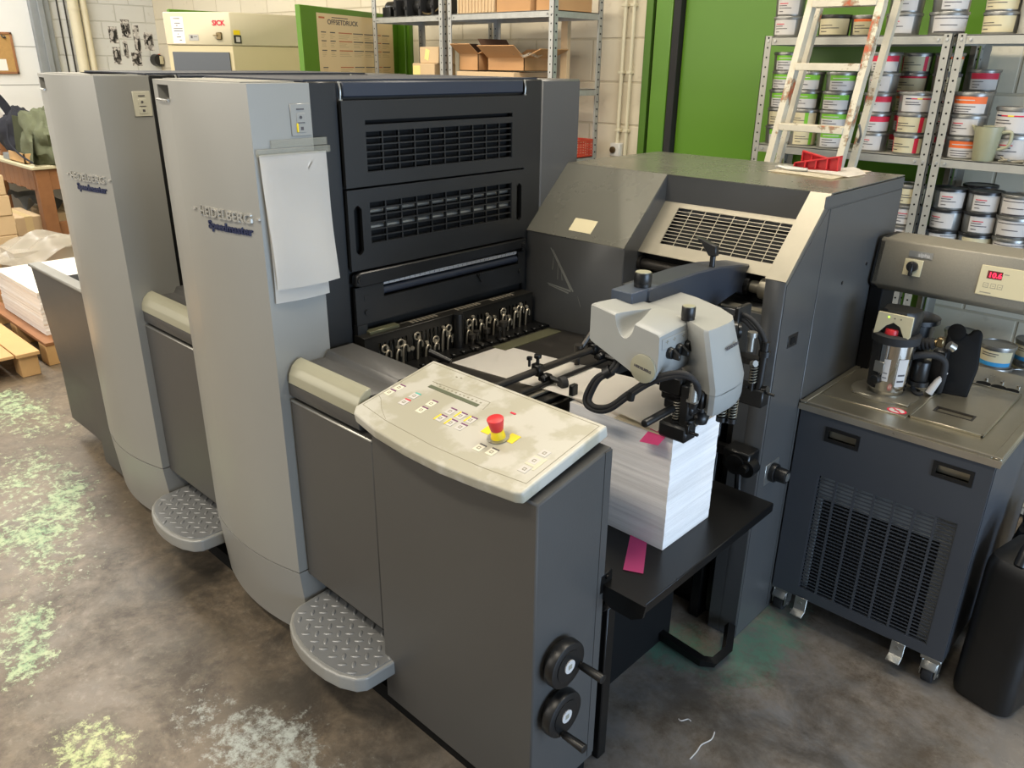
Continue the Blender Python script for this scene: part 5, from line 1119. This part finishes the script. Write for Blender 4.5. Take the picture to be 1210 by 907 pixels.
for mt, L_ in ((axes((X0, Y0, z0), (1, 0, 0), (0, 0, 1)), X1-X0), (axes((X0, Y1, z0), (1, 0, 0), (0, 0, 1)), X1-X0), (axes((X0, Y0, z0), (0, 1, 0), (0, 0, 1)), Y1-Y0), (axes((X1, Y0, z0), (0, 1, 0), (0, 0, 1)), Y1-Y0)):
    grille(q, 0, L_, .004, z1-z0, 16, 6, .004, .005, .004, mt)
q.box(X0-.006, X1+.006, Y0-.006, Y0+.004, z1-.008, z1+.004); q.box(X0-.006, X1+.006, Y1-.004, Y1+.006, z1-.008, z1+.004); q.box(X1-.004, X1+.006, Y0, Y1, z1-.008, z1+.004); q.box(X0-.006, X0+.004, Y0, Y1, z1-.008, z1+.004)
q.build('lattice_body', 'redcrate', cr)
# ------------------------------------------------------------------ green door leaf with the print poster
hx, hy = -4.93, 3.985; ex, ey = -4.455, 2.855; dl = Vector((hx-ex, hy-ey, 0)); LL = dl.length; LA = axes((ex, ey, 0), dl, (0, 0, 1))   # x along the leaf, y up, z towards the press
dl_ = MB(); dl_.box(0, LL, .08, 2.05, -.035, 0, .003, mtx=LA)
d2 = struct(dl_, 'door_2', 'green')
q = MB(); q.box(-4.93, -4.83, 3.95, 4.0, 0, 2.06, .003); q.box(-4.83, -4.80, 3.97, 4.0, 0, 2.06); q.build('door_frame', 'greendk', d2)
po = thing('poster', 'large cream print-trade poster pinned to the open green door leaf', 'poster', tuple(LA @ Vector((.65, 1.6, 0))))
PX0, PX1, PZ0, PZ1 = .165, 1.115, 1.30, 2.015
q = MB(); q.box(PX0, PX1, PZ0, PZ1, .001, .003, mtx=LA); q.build('sheet', 'posterpaper', po)
M['posterpaper'] = mat('poster_paper', '#d8c193', .7, 0, .03, 4); po.children[0].data.materials[0] = M['posterpaper']
q = MB(); textmesh(q, 'OFFSETDRUCK', .040, LA @ Vector((.46, 1.955, .0032)), dl, (0, 0, 1), .0003, .0008, sx=1.35); q.build('title', 'ltext', po)
q = MB()
cols = [(.20, .255), (.30, .36), (.40, .56), (.575, .70), (.715, .85), (.87, .94), (.955, 1.06)]
for r_, z in enumerate((1.905, 1.855, 1.80, 1.70, 1.62, 1.54, 1.45)):
    for c, (a, b_) in enumerate(cols):
        if c == 1 and r_ > 2: continue
        q.m(1 if c in (2, 5) else 0).box(a, b_, z, z+.006, .003, .0034, mtx=LA)
        q.m(2)
        for k in range(3 if r_ < 3 else 5): q.box(a, a+(b_-a)*random.uniform(.5, .95), z-.012-k*.0095, z-.010-k*.0095, .003, .0033, mtx=LA)
q.m(1).box(.185, .25, 1.985, 1.995, .003, .0034, mtx=LA); q.m(0).box(.33, .52, 1.992, 1.997, .003, .0034, mtx=LA)
q.build('print', ['ltext', 'posterred', 'postergrey'], po)
# ------------------------------------------------------------------ paper cutter
ct = thing('paper_cutter', 'large beige paper cutter with dark window standing behind the far press tower', 'paper cutter', (-6.1, 3.3, 0))
fpts = [(-6.06, 2.752), (-5.63, 3.032), (-5.64, 3.80), (-6.55, 3.80), (-6.60, 3.35)]
cxm, cym = -6.1, 3.35
q = MB(); q.prism(fpts, 'z', 1.835, 2.05, .006); q.build('top_hood', 'beige', ct)
q = MB(); q.prism([(cxm+(x-cxm)*.985, cym+(y-cym)*.985) for x, y in fpts], 'z', .0, 1.832); q.build('machine_frame', 'beigedk', ct)
fd = Vector((-5.63+6.06, 3.032-2.752, 0)); FL = fd.length; FA2 = axes((-6.06, 2.752, 0), fd, (0, 0, 1))
q = MB(); q.box(.04, FL-.03, 1.5, 1.79, -.006, .003, .001, mtx=FA2); q.build('window', 'screen', ct)
q = MB(); q.box(.06, .155, 1.845, 2.02, 0, .0015, mtx=FA2); q.m(1)
for z, a, b_ in ((2.005, .08, .13), (1.975, .085, .13), (1.96, .095, .11), (1.94, .075, .145), (1.925, .075, .145), (1.905, .10, .11), (1.885, .09, .125), (1.865, .11, .13)): q.box(a, b_, z, z+.005, .0012, .0018, mtx=FA2)
q.build('notice', ['paper', 'ltext'], ct)
q = MB(); textmesh(q, 'SICK', .046, FA2 @ Vector((.425, 1.965, .002)), fd, (0, 0, 1), .0006, .0016, sx=1.0); q.build('maker_name', 'lred', ct)
q = MB(); q.box(.185, .26, 1.865, 1.905, 0, .002, .0005, mtx=FA2); q.m(1).box(.20, .215, 1.88, 1.897, .0015, .0025, mtx=FA2); q.box(.222, .25, 1.888, 1.892, .0015, .0025, mtx=FA2); q.build('type_plate', ['zinc', 'ltext'], ct)
q = MB(); q.box(.405, .445, 1.872, 1.92, 0, .018, .004, mtx=FA2); q.box(.385, .42, 1.895, 1.903, .012, .025, .002, mtx=FA2); q.build('latch', 'brass', ct)
q = MB(); q.box(-5.635, -5.628, 3.05, 3.10, 1.905, 1.935); q.m(1).box(-5.635, -5.627, 3.05, 3.105, 1.85, 1.902); q.m(2).box(-5.635, -5.626, 3.065, 3.095, 1.858, 1.892); q.build('warning_label', ['yellow', 'tinblack', 'lwhite'], ct)
q = MB(); q.box(-6.95, -6.0, 3.80, 3.85, .4, 2.16, .004)
single(q, 'display_board', 'green', 'green board whose top edge shows behind the beige cutter', 'board', (-6.4, 3.83, .4)) if False else None
q = MB(); q.box(-6.74, -6.70, 3.10, 3.74, .0, 2.105, .004)
single(q, 'display_board', 'green', 'green board whose top edge shows behind the beige cutter', 'board', (-6.72, 3.4, 0))
# ------------------------------------------------------------------ left wall
PICS = [(3.505, 3.592, 1.879, 2.036, 'a', 'topmost in the first column'), (3.638, 3.726, 1.935, 2.106, 'a', 'hung highest of all'), (3.749, 3.813, 1.793, 2.055, 'b', 'tall narrow one in the third column'), (3.854, 3.95, 1.816, 1.993, 'b', 'standing alone nearest the cutter'), (3.516, 3.592, 1.68, 1.845, 'a', 'lowest in the first column'), (3.629, 3.674, 1.74, 1.914, 'b', 'narrowest one in the middle'), (3.698, 3.799, 1.667, 1.795, 'a', 'low one half hidden by the press top')]
for i, (y0, y1, z0, z1, k, d) in enumerate(PICS):
    q = MB(); q.box(-9.0, -8.9985, y0, y1, z0, z1); q.m(1); random.seed(20+i)
    w, h = y1-y0, z1-z0
    for j in range(5):
        cy_, cz_ = y0+w*random.uniform(.2, .8), z0+h*random.uniform(.2, .75); rw, rh = w*random.uniform(.10, .2), h*random.uniform(.10, .22); q.m(1 if j % 2 else 2)
        q.prism([(min(y1, max(y0, cy_+rw*math.cos(a))), min(z1, max(z0, cz_+rh*math.sin(a)))) for a in [n*.7 for n in range(9)]], 'x', -8.9986, -8.9976-.0002*j)
    single(q, 'photograph', ['photo_a' if k == 'a' else 'photo_b', 'lwhite', 'blackp'], 'small black-and-white photo on the far wall, ' + d, 'photograph', (-9.0, (y0+y1)/2, z0), 'photographs on the far wall')
cbd = thing('cork_board', 'brown cork board on the white panelled wall at the edge of view', 'cork board', (-8.99, 2.3, 1.77))
q = MB(); q.box(-8.998, -8.985, 2.0, 2.595, 1.60, 1.945); q.build('cork_panel', 'cork', cbd)
q = MB()
for a in ((2.0, 2.61, 1.935, 1.955), (2.0, 2.61, 1.59, 1.61), (2.59, 2.61, 1.59, 1.955)): q.box(-8.998, -8.978, *a, .002)
q.build('board_frame', 'wood2', cbd)
q = MB(); q.box(-8.985, -8.983, 2.2, 2.52, 1.62, 1.72); q.build('pinned_sheet', 'paper', cbd)
q = MB(); q.tube([(-8.983, 2.52, 1.93), (-8.97, 2.53, 1.91), (-8.975, 2.55, 1.905), (-8.983, 2.545, 1.925)], .006, 8, 3); q.build('clip', 'tinblack', cbd)
for y, r_, lab in ((3.19, .050, 'thick painted pipe running down the far block wall'), (3.285, .032, 'slimmer painted pipe beside the thick one on the far wall')):
    q = MB(); q.cyl((-8.945, y, 0), (-8.945, y, 3.5), r_, n=20); q.cyl((-8.945, y, 2.17), (-8.945, y, 2.19), r_+.005, n=20); single(q, 'wall_pipe', 'pipe', lab, 'pipe', (-8.945, y, 0))
for y, lab in ((3.055, 'thin dark cable on the far wall beside the grey column'), (3.12, 'thin dark cable on the far wall next to the thick pipe')):
    q = MB(); q.cyl((-8.99, y, 0), (-8.99, y+.01, 3.5), .0075, n=8); single(q, 'wall_cable', 'tinblack', lab, 'cable', (-8.99, y, 0))
dsp = thing('wall_dispenser', 'black dispenser with pale front on the far wall below the photographs', 'dispenser', (-8.97, 3.94, 1.72))
q = MB(); q.loft([[(-9.0, 3.94+.055*math.cos(a), 1.725+.06*math.sin(a)) for a in [i*.524 for i in range(12)]], [(-8.9, 3.94+.05*math.cos(a), 1.725+.055*math.sin(a)) for a in [i*.524 for i in range(12)]]]); q.build('casing', 'blackp', dsp)
q = MB(); q.box(-8.90, -8.893, 3.945, 3.985, 1.685, 1.765, .004); q.build('front_face', 'lcream', dsp)
q = MB(); q.box(-8.995, -8.99, 4.0-.03, 4.0-.002, 1.66, 1.785); q.m(1).box(-8.99, -8.985, 3.972, 3.996, 1.735, 1.785); q.build('tag', ['galvdark', 'lorange'], dsp)
# ------------------------------------------------------------------ workbench and what is on it
wb = thing('workbench', 'rough wooden workbench with pale top along the far wall', 'workbench', (-8.2, 2.7, 0))
q = MB(); q.box(-8.88, -7.48, 2.11, 3.1, .875, .90, .003); q.build('bench_top', 'board', wb)
q = MB()
for i in range(10): q.box(-8.87+i*.132, -8.87+i*.132+.129, 2.135, 2.16, .69+.01*(i % 2), .874, .002)
q.box(-7.545, -7.52, 2.16, 3.05, .70, .874, .002); q.build('apron', 'wood2', wb)
for x, y in ((-7.62, 2.14), (-7.62, 2.95), (-8.86, 2.14), (-8.86, 2.95)):
    q = MB(); q.box(x, x+.11, y, y+.11, 0, .874, .003); q.build('leg', 'wood2', wb)
q = MB(); q.box(-7.60, -7.56, 2.25, 2.95, .22, .42, .003); q.build('stretcher', 'wood2', wb)
def lump(name, mats, label, cat, c, r, sc, amp, freq, seed, rz=0, n=28, squash=0):
    q = MB(); b = bmesh.new(); bmesh.ops.create_uvsphere(b, u_segments=n*2, v_segments=n, radius=1)
    for v in b.verts:
        d = v.co.normalized(); k = mnoise.fractal(d*freq+Vector((seed, 0, 0)), .9, 2.1, 4)
        rdg = abs(mnoise.noise(d*freq*1.7+Vector((0, seed, 3))))
        v.co = d*(1+amp*k-amp*.8*(.3-rdg if rdg < .3 else 0))
        v.co = Vector((v.co.x*sc[0], v.co.y*sc[1], max(v.co.z*sc[2], -sc[2]*.55)))
    q._merge(b, Matrix.Translation(c) @ Matrix.Rotation(rz, 4, 'Z')); return q
q = lump('', 0, '', '', (-7.78, 2.38, 1.055), 1, (.38, .20, .28), .30, 1.6, 3); jk = thing('jacket', 'crumpled olive green jacket dumped on the wooden workbench', 'jacket', (-7.78, 2.36, .90))
q.build('jacket_body', 'olivecloth', jk)
q = MB(); q.grid(lambda s, t: Vector((-8.02+.55*s, 2.17+.05*math.sin(4*s)+.03*t, .92+.36*t*(1-.5*s)+.02*math.sin(7*s))), 16, 8, .015); q.build('lapel', 'olivecloth', jk)
q = MB(); q.tube([(-8.05, 2.16, 1.20), (-8.0, 2.13, 1.08), (-7.86, 2.13, 1.0), (-7.68, 2.14, .95), (-7.55, 2.16, .92)], .008, 8, 4); q.build('zip_edge', 'darkcloth', jk)
q = lump('', 0, '', '', (-8.32, 2.33, 1.08), 1, (.22, .16, .25), .2, 1.8, 9); bg = thing('shoulder_bag', 'black fabric bag with a shoulder strap beside the olive jacket', 'bag', (-8.32, 2.33, .90))
q.build('bag_body', 'darkcloth', bg)
q = MB()
def strap(s, t): 
    x = -8.85+.62*s; return Vector((x, 2.24+.06*t, 1.42-.10*s-.12*s*s+.05*t+.02*math.sin(3*s)))
q.grid(strap, 14, 3, .02); q.build('strap', 'darkcloth', bg)
bx = thing('wooden_tray', 'open pale wooden tray poking out under the olive jacket', 'tray', (-7.95, 2.2, .90))
q = MB(); q.box(-8.12, -7.72, 2.14, 2.15, .902, .985); q.box(-8.12, -7.72, 2.28, 2.29, .902, .985); q.box(-7.73, -7.72, 2.14, 2.29, .902, .985); q.box(-8.12, -7.72, 2.14, 2.29, .901, .91); q.build('tray_box', 'wood', bx)
q = MB(); q.box(-8.30, -8.12, 2.14, 2.24, .901, .955, .004); q.m(1).box(-8.12, -8.119, 2.15, 2.23, .91, .95); single(q, 'index_box', ['galvdark', 'tinblack'], 'small grey lidded box on the workbench edge beside the wooden tray', 'box', (-8.2, 2.19, .901))
q = MB(); q.box(-8.97, -8.56, 2.20, 2.6, .901, 1.10, .004); q.m(1)
for z in (.95, 1.0, 1.05): q.box(-8.97, -8.559, 2.197, 2.2, z, z+.006)
single(q, 'drawer_chest', ['wood2', 'carddk'], 'low reddish-brown wooden drawer chest on the workbench', 'chest', (-8.7, 2.4, .901))
for i, (x, m_, lab) in enumerate(((-8.67, 'green', 'green spray can on the drawer chest'), (-8.76, 'lwhite', 'white bottle with orange cap on the drawer chest'), (-8.60, 'lwhite', 'small white jar on the drawer chest next to the green can'))):
    t = thing('bottle', lab, 'bottle', (x, 2.25, 1.1005)); h = (.20, .18, .12)[i]
    q = MB(); q.lathe([(.024, 0), (.026, .004), (.026, h*.75), (.014, h*.86), (.014, h*.9)], (0, 0, 0), 18); q.build('bottle_body', m_, t, local=True)
    q = MB(); q.lathe([(.015, h*.88), (.015, h), (.012, h*1.02), (0, h*1.02)], (0, 0, 0), 16); q.build('cap', ('green', 'lorange', 'blueink')[i], t, local=True)
# ------------------------------------------------------------------ board packs and cartons
def pack_stack(x0, x1, y0, y1, hs, where, lean=0, group=None, z0=0, mat_='card2'):
    z = z0
    for i, h in enumerate(hs):
        dx, dy = random.uniform(-.012, .012), random.uniform(-.012, .012)+lean*i
        o_ = 'topmost pack' if i == len(hs)-1 else ['lowest pack', 'second pack up', 'third pack up', 'fourth pack up', 'fifth pack up', 'sixth pack up'][min(i, 5)]
        t = thing('paper_pack', f'brown-wrapped paper pack, {o_} of {where}', 'paper pack', ((x0+x1)/2+dx, (y0+y1)/2+dy, z), 0, group)
        w, d = (x1-x0)/2, (y1-y0)/2
        q = MB(); q.box(-w, w, -d, d, .001, h-.001, .006); q.build('wrapper', mat_, t, local=True)
        q = MB(); q.box(w-.001, w+.0012, -.03, .03, .005, h-.005); q.box(-w, w, -.03, .03, h-.0015, h+.0002); q.build('tape', 'tape', t, local=True)
        z += h
M['tape'] = mat('pale_tape', '#d9c08e', .4, 0, .04)
pack_stack(-7.65, -7.0, 1.12, 1.77, [.15, .155, .155, .15, .155, .15], 'the tall stack before the workbench', .003, 'packs in the tall stack')
pack_stack(-8.35, -7.78, 1.98, 2.20, [.15, .15, .16], 'the stack beside the bench leg', 0, 'packs by the bench leg')
pack_stack(-8.35, -7.78, 2.28, 2.62, [.15, .15, .16], 'the stack tucked under the workbench', 0, 'packs under the bench')
q = MB(); q.grid(lambda s, t: Vector((-8.6+.75*s, 2.18+.3*t, .535+.05*math.sin(8*s)*math.cos(6*t)+.03*math.sin(17*s+3*t))), 18, 10, .006)
single(q, 'plastic_sheet', 'galvdark', 'crumpled grey plastic lying on the packs under the workbench', 'plastic', (-8.3, 2.3, .47))
def pallet(x0, x1, y0, y1, label, deck_solid):
    t = thing('wooden_pallet', label, 'pallet', ((x0+x1)/2, (y0+y1)/2, 0))
    if deck_solid:
        q = MB(); q.box(x0, x1, y0, y1-.13, .128, .146, .002); q.build('deck_board', 'wood', t)
        q = MB(); q.box(x0, x1+.02, y1-.125, y1, .128, .150, .002); q.build('deck_board', 'wood', t)
    else:
        n = 6
        for i in range(n):
            a = y0+(y1-y0)*i/n; q = MB(); q.box(x0, x1, a, a+(y1-y0)/n*.72, .126, .146, .002); q.build('deck_board', 'wood2' if i == 0 else 'wood', t)
    for x in (x0+.0, (x0+x1)/2-.06, x1-.13):
        for y in (y0+.0, (y0+y1)/2-.05, y1-.11):
            q = MB(); q.box(x, x+.125, y, y+.10, .0, .126, .003); q.build('block', 'wood', t)
    return t
pallet(-5.98, -5.02, .45, 1.25, 'empty wooden pallet with plywood deck on the green-flecked floor', True)
pallet(-6.35, -5.12, 1.315, 2.05, 'wooden pallet under the white paper stack beside the press delivery', False)
q = MB(); stack(q, -6.10, -5.275, 1.375, 1.98, .1465, .405, 30, .003, 5); single(q, 'paper_pile', 'stack', 'broad pile of white paper on the pallet beside the delivery end', 'paper', (-5.7, 1.68, .1465), smooth=0)
q = MB(); q.box(-6.103, -5.272, 1.372, 1.983, .4055, .420, .002); single(q, 'paper_pile', 'paper', 'thin shifted ream lying on top of the broad white pile', 'paper', (-5.7, 1.68, .4055))
q = MB(); q.box(-5.55, -5.50, 1.80, 1.88, .4205, .425); single(q, 'marker_slip', 'teal', 'small teal slip on the white pile beside the delivery cover', 'marker slip', (-5.52, 1.84, .42))
carton(-6.82, -6.42, 1.06, 1.49, 0.0, .34, 'orange-brown carton on the floor behind the broad white paper pile', 'card')
random.seed(4)
def film(s, t):
    x = -6.42-.52*s; y = 1.30+.92*t
    return Vector((x, y, .36+.13*math.exp(-((s-.5)**2+(t-.72)**2)*5)+.035*math.sin(11*t+3*s)+.025*math.sin(19*s-5*t)))
q = MB(); q.grid(film, 20, 24, .004); q.m(0).box(-6.9, -6.5, 1.6, 2.05, .0, .42)
single(q, 'plastic_sheet', 'film', 'crumpled translucent plastic film heaped behind the white paper pile', 'plastic', (-6.7, 1.8, .3))
q = MB(); q.box(-3.78, -3.70, 1.12, 1.16, .8005, .812); q.m(1).box(-3.72, -3.66, 1.10, 1.13, .8005, .818); q.m(0).box(-3.72, -3.60, 1.17, 1.22, .8005, .83, mtx=Matrix())
single(q, 'clutter', ['lwhite', 'lred'], 'small white and red oddments lying in the delivery tray', 'oddments', (-3.7, 1.15, .80))
# sheets on the far tower
sheet('paper_sheet', 'paper', [(-3.20, 1.12, 1.699), (-2.90, 1.05, 1.699), (-2.84, 1.16, 1.699), (-3.15, 1.18, 1.699)], 'white sheet lying on top of the far press tower', 'paper')

for pts, lab in (([(-.835, 1.60), (-.825, 1.60), (-.815, 1.618), (-.805, 1.618)], 'short white thread scrap lying on the floor before the hood column'), ([(-.735, 1.50), (-.735, 1.535), (-.738, 1.565), (-.728, 1.60), (-.735, 1.63)], 'longer curled white thread scrap lying on the floor beside the console handwheels')):
    q = MB(); q.tube([(x, y, .003) for x, y in pts], .0018, 6, 4); single(q, 'thread_scrap', 'lwhite', lab, 'thread', (pts[0][0], pts[0][1], 0))
CAMROT = (2.3274064, 0.3884479, -0.0118333)
# ------------------------------------------------------------------ light
def area(name, loc, rot, sx, sy, power, col):
    l = bpy.data.lights.new(name, 'AREA'); l.shape = 'RECTANGLE'; l.size = sx; l.size_y = sy; l.energy = power; l.color = col
    o = bpy.data.objects.new(name, l); COL.objects.link(o); o.location = loc; o.rotation_euler = rot; return o
WARM = (1, .90, .74)
area('ceiling_lamp_front', (-1.9, -.5, 3.5), (0, 0, 0), 2.6, .35, 78, WARM)
area('ceiling_lamp_middle', (-1.2, 2.2, 3.5), (0, 0, 0), 2.6, .35, 78, WARM)
area('ceiling_lamp_rear', (-4.6, 1.6, 3.5), (0, 0, 0), 2.6, .35, 90, WARM)
area('ceiling_lamp_far', (-7.3, 1.5, 3.5), (0, 0, 0), 2.6, .35, 100, (1, .98, .94))
area('gate_daylight', (3.2, 1.2, 1.0), (0, R(90), 0), 1.7, 3.0, 180, (.55, .74, 1))
area('side_windows', (-5.0, -2.4, 2.3), (R(72), 0, 0), 6.0, 1.6, 105, (1, .93, .82))
w = bpy.data.worlds.new('hall_ambient'); S.world = w; w.use_nodes = True
bg_ = w.node_tree.nodes['Background']; bg_.inputs[0].default_value = (.86, .86, .86, 1); bg_.inputs[1].default_value = .30
# ------------------------------------------------------------------ camera
cam = bpy.data.cameras.new('camera'); co = bpy.data.objects.new('camera', cam); COL.objects.link(co); S.camera = co
cam.sensor_fit = 'HORIZONTAL'; cam.sensor_width = 36; cam.lens = 930/1210*36; cam.clip_start = .05
yaw, pitch, roll = CAMROT
f = Vector((math.cos(yaw)*math.cos(pitch), math.sin(yaw)*math.cos(pitch), -math.sin(pitch))); r = Vector((math.sin(yaw), -math.cos(yaw), 0)); d = f.cross(r)
r2 = r*math.cos(roll)+d*math.sin(roll); d2 = -r*math.sin(roll)+d*math.cos(roll)
co.matrix_world = Matrix(((r2.x, -d2.x, -f.x, 0), (r2.y, -d2.y, -f.y, 0), (r2.z, -d2.z, -f.z, 1.75), (0, 0, 0, 1)))
vs = S.view_settings; vs.view_transform = 'Standard'; vs.look = 'None'; vs.gamma = 1; vs.use_curve_mapping = False; vs.exposure = .12
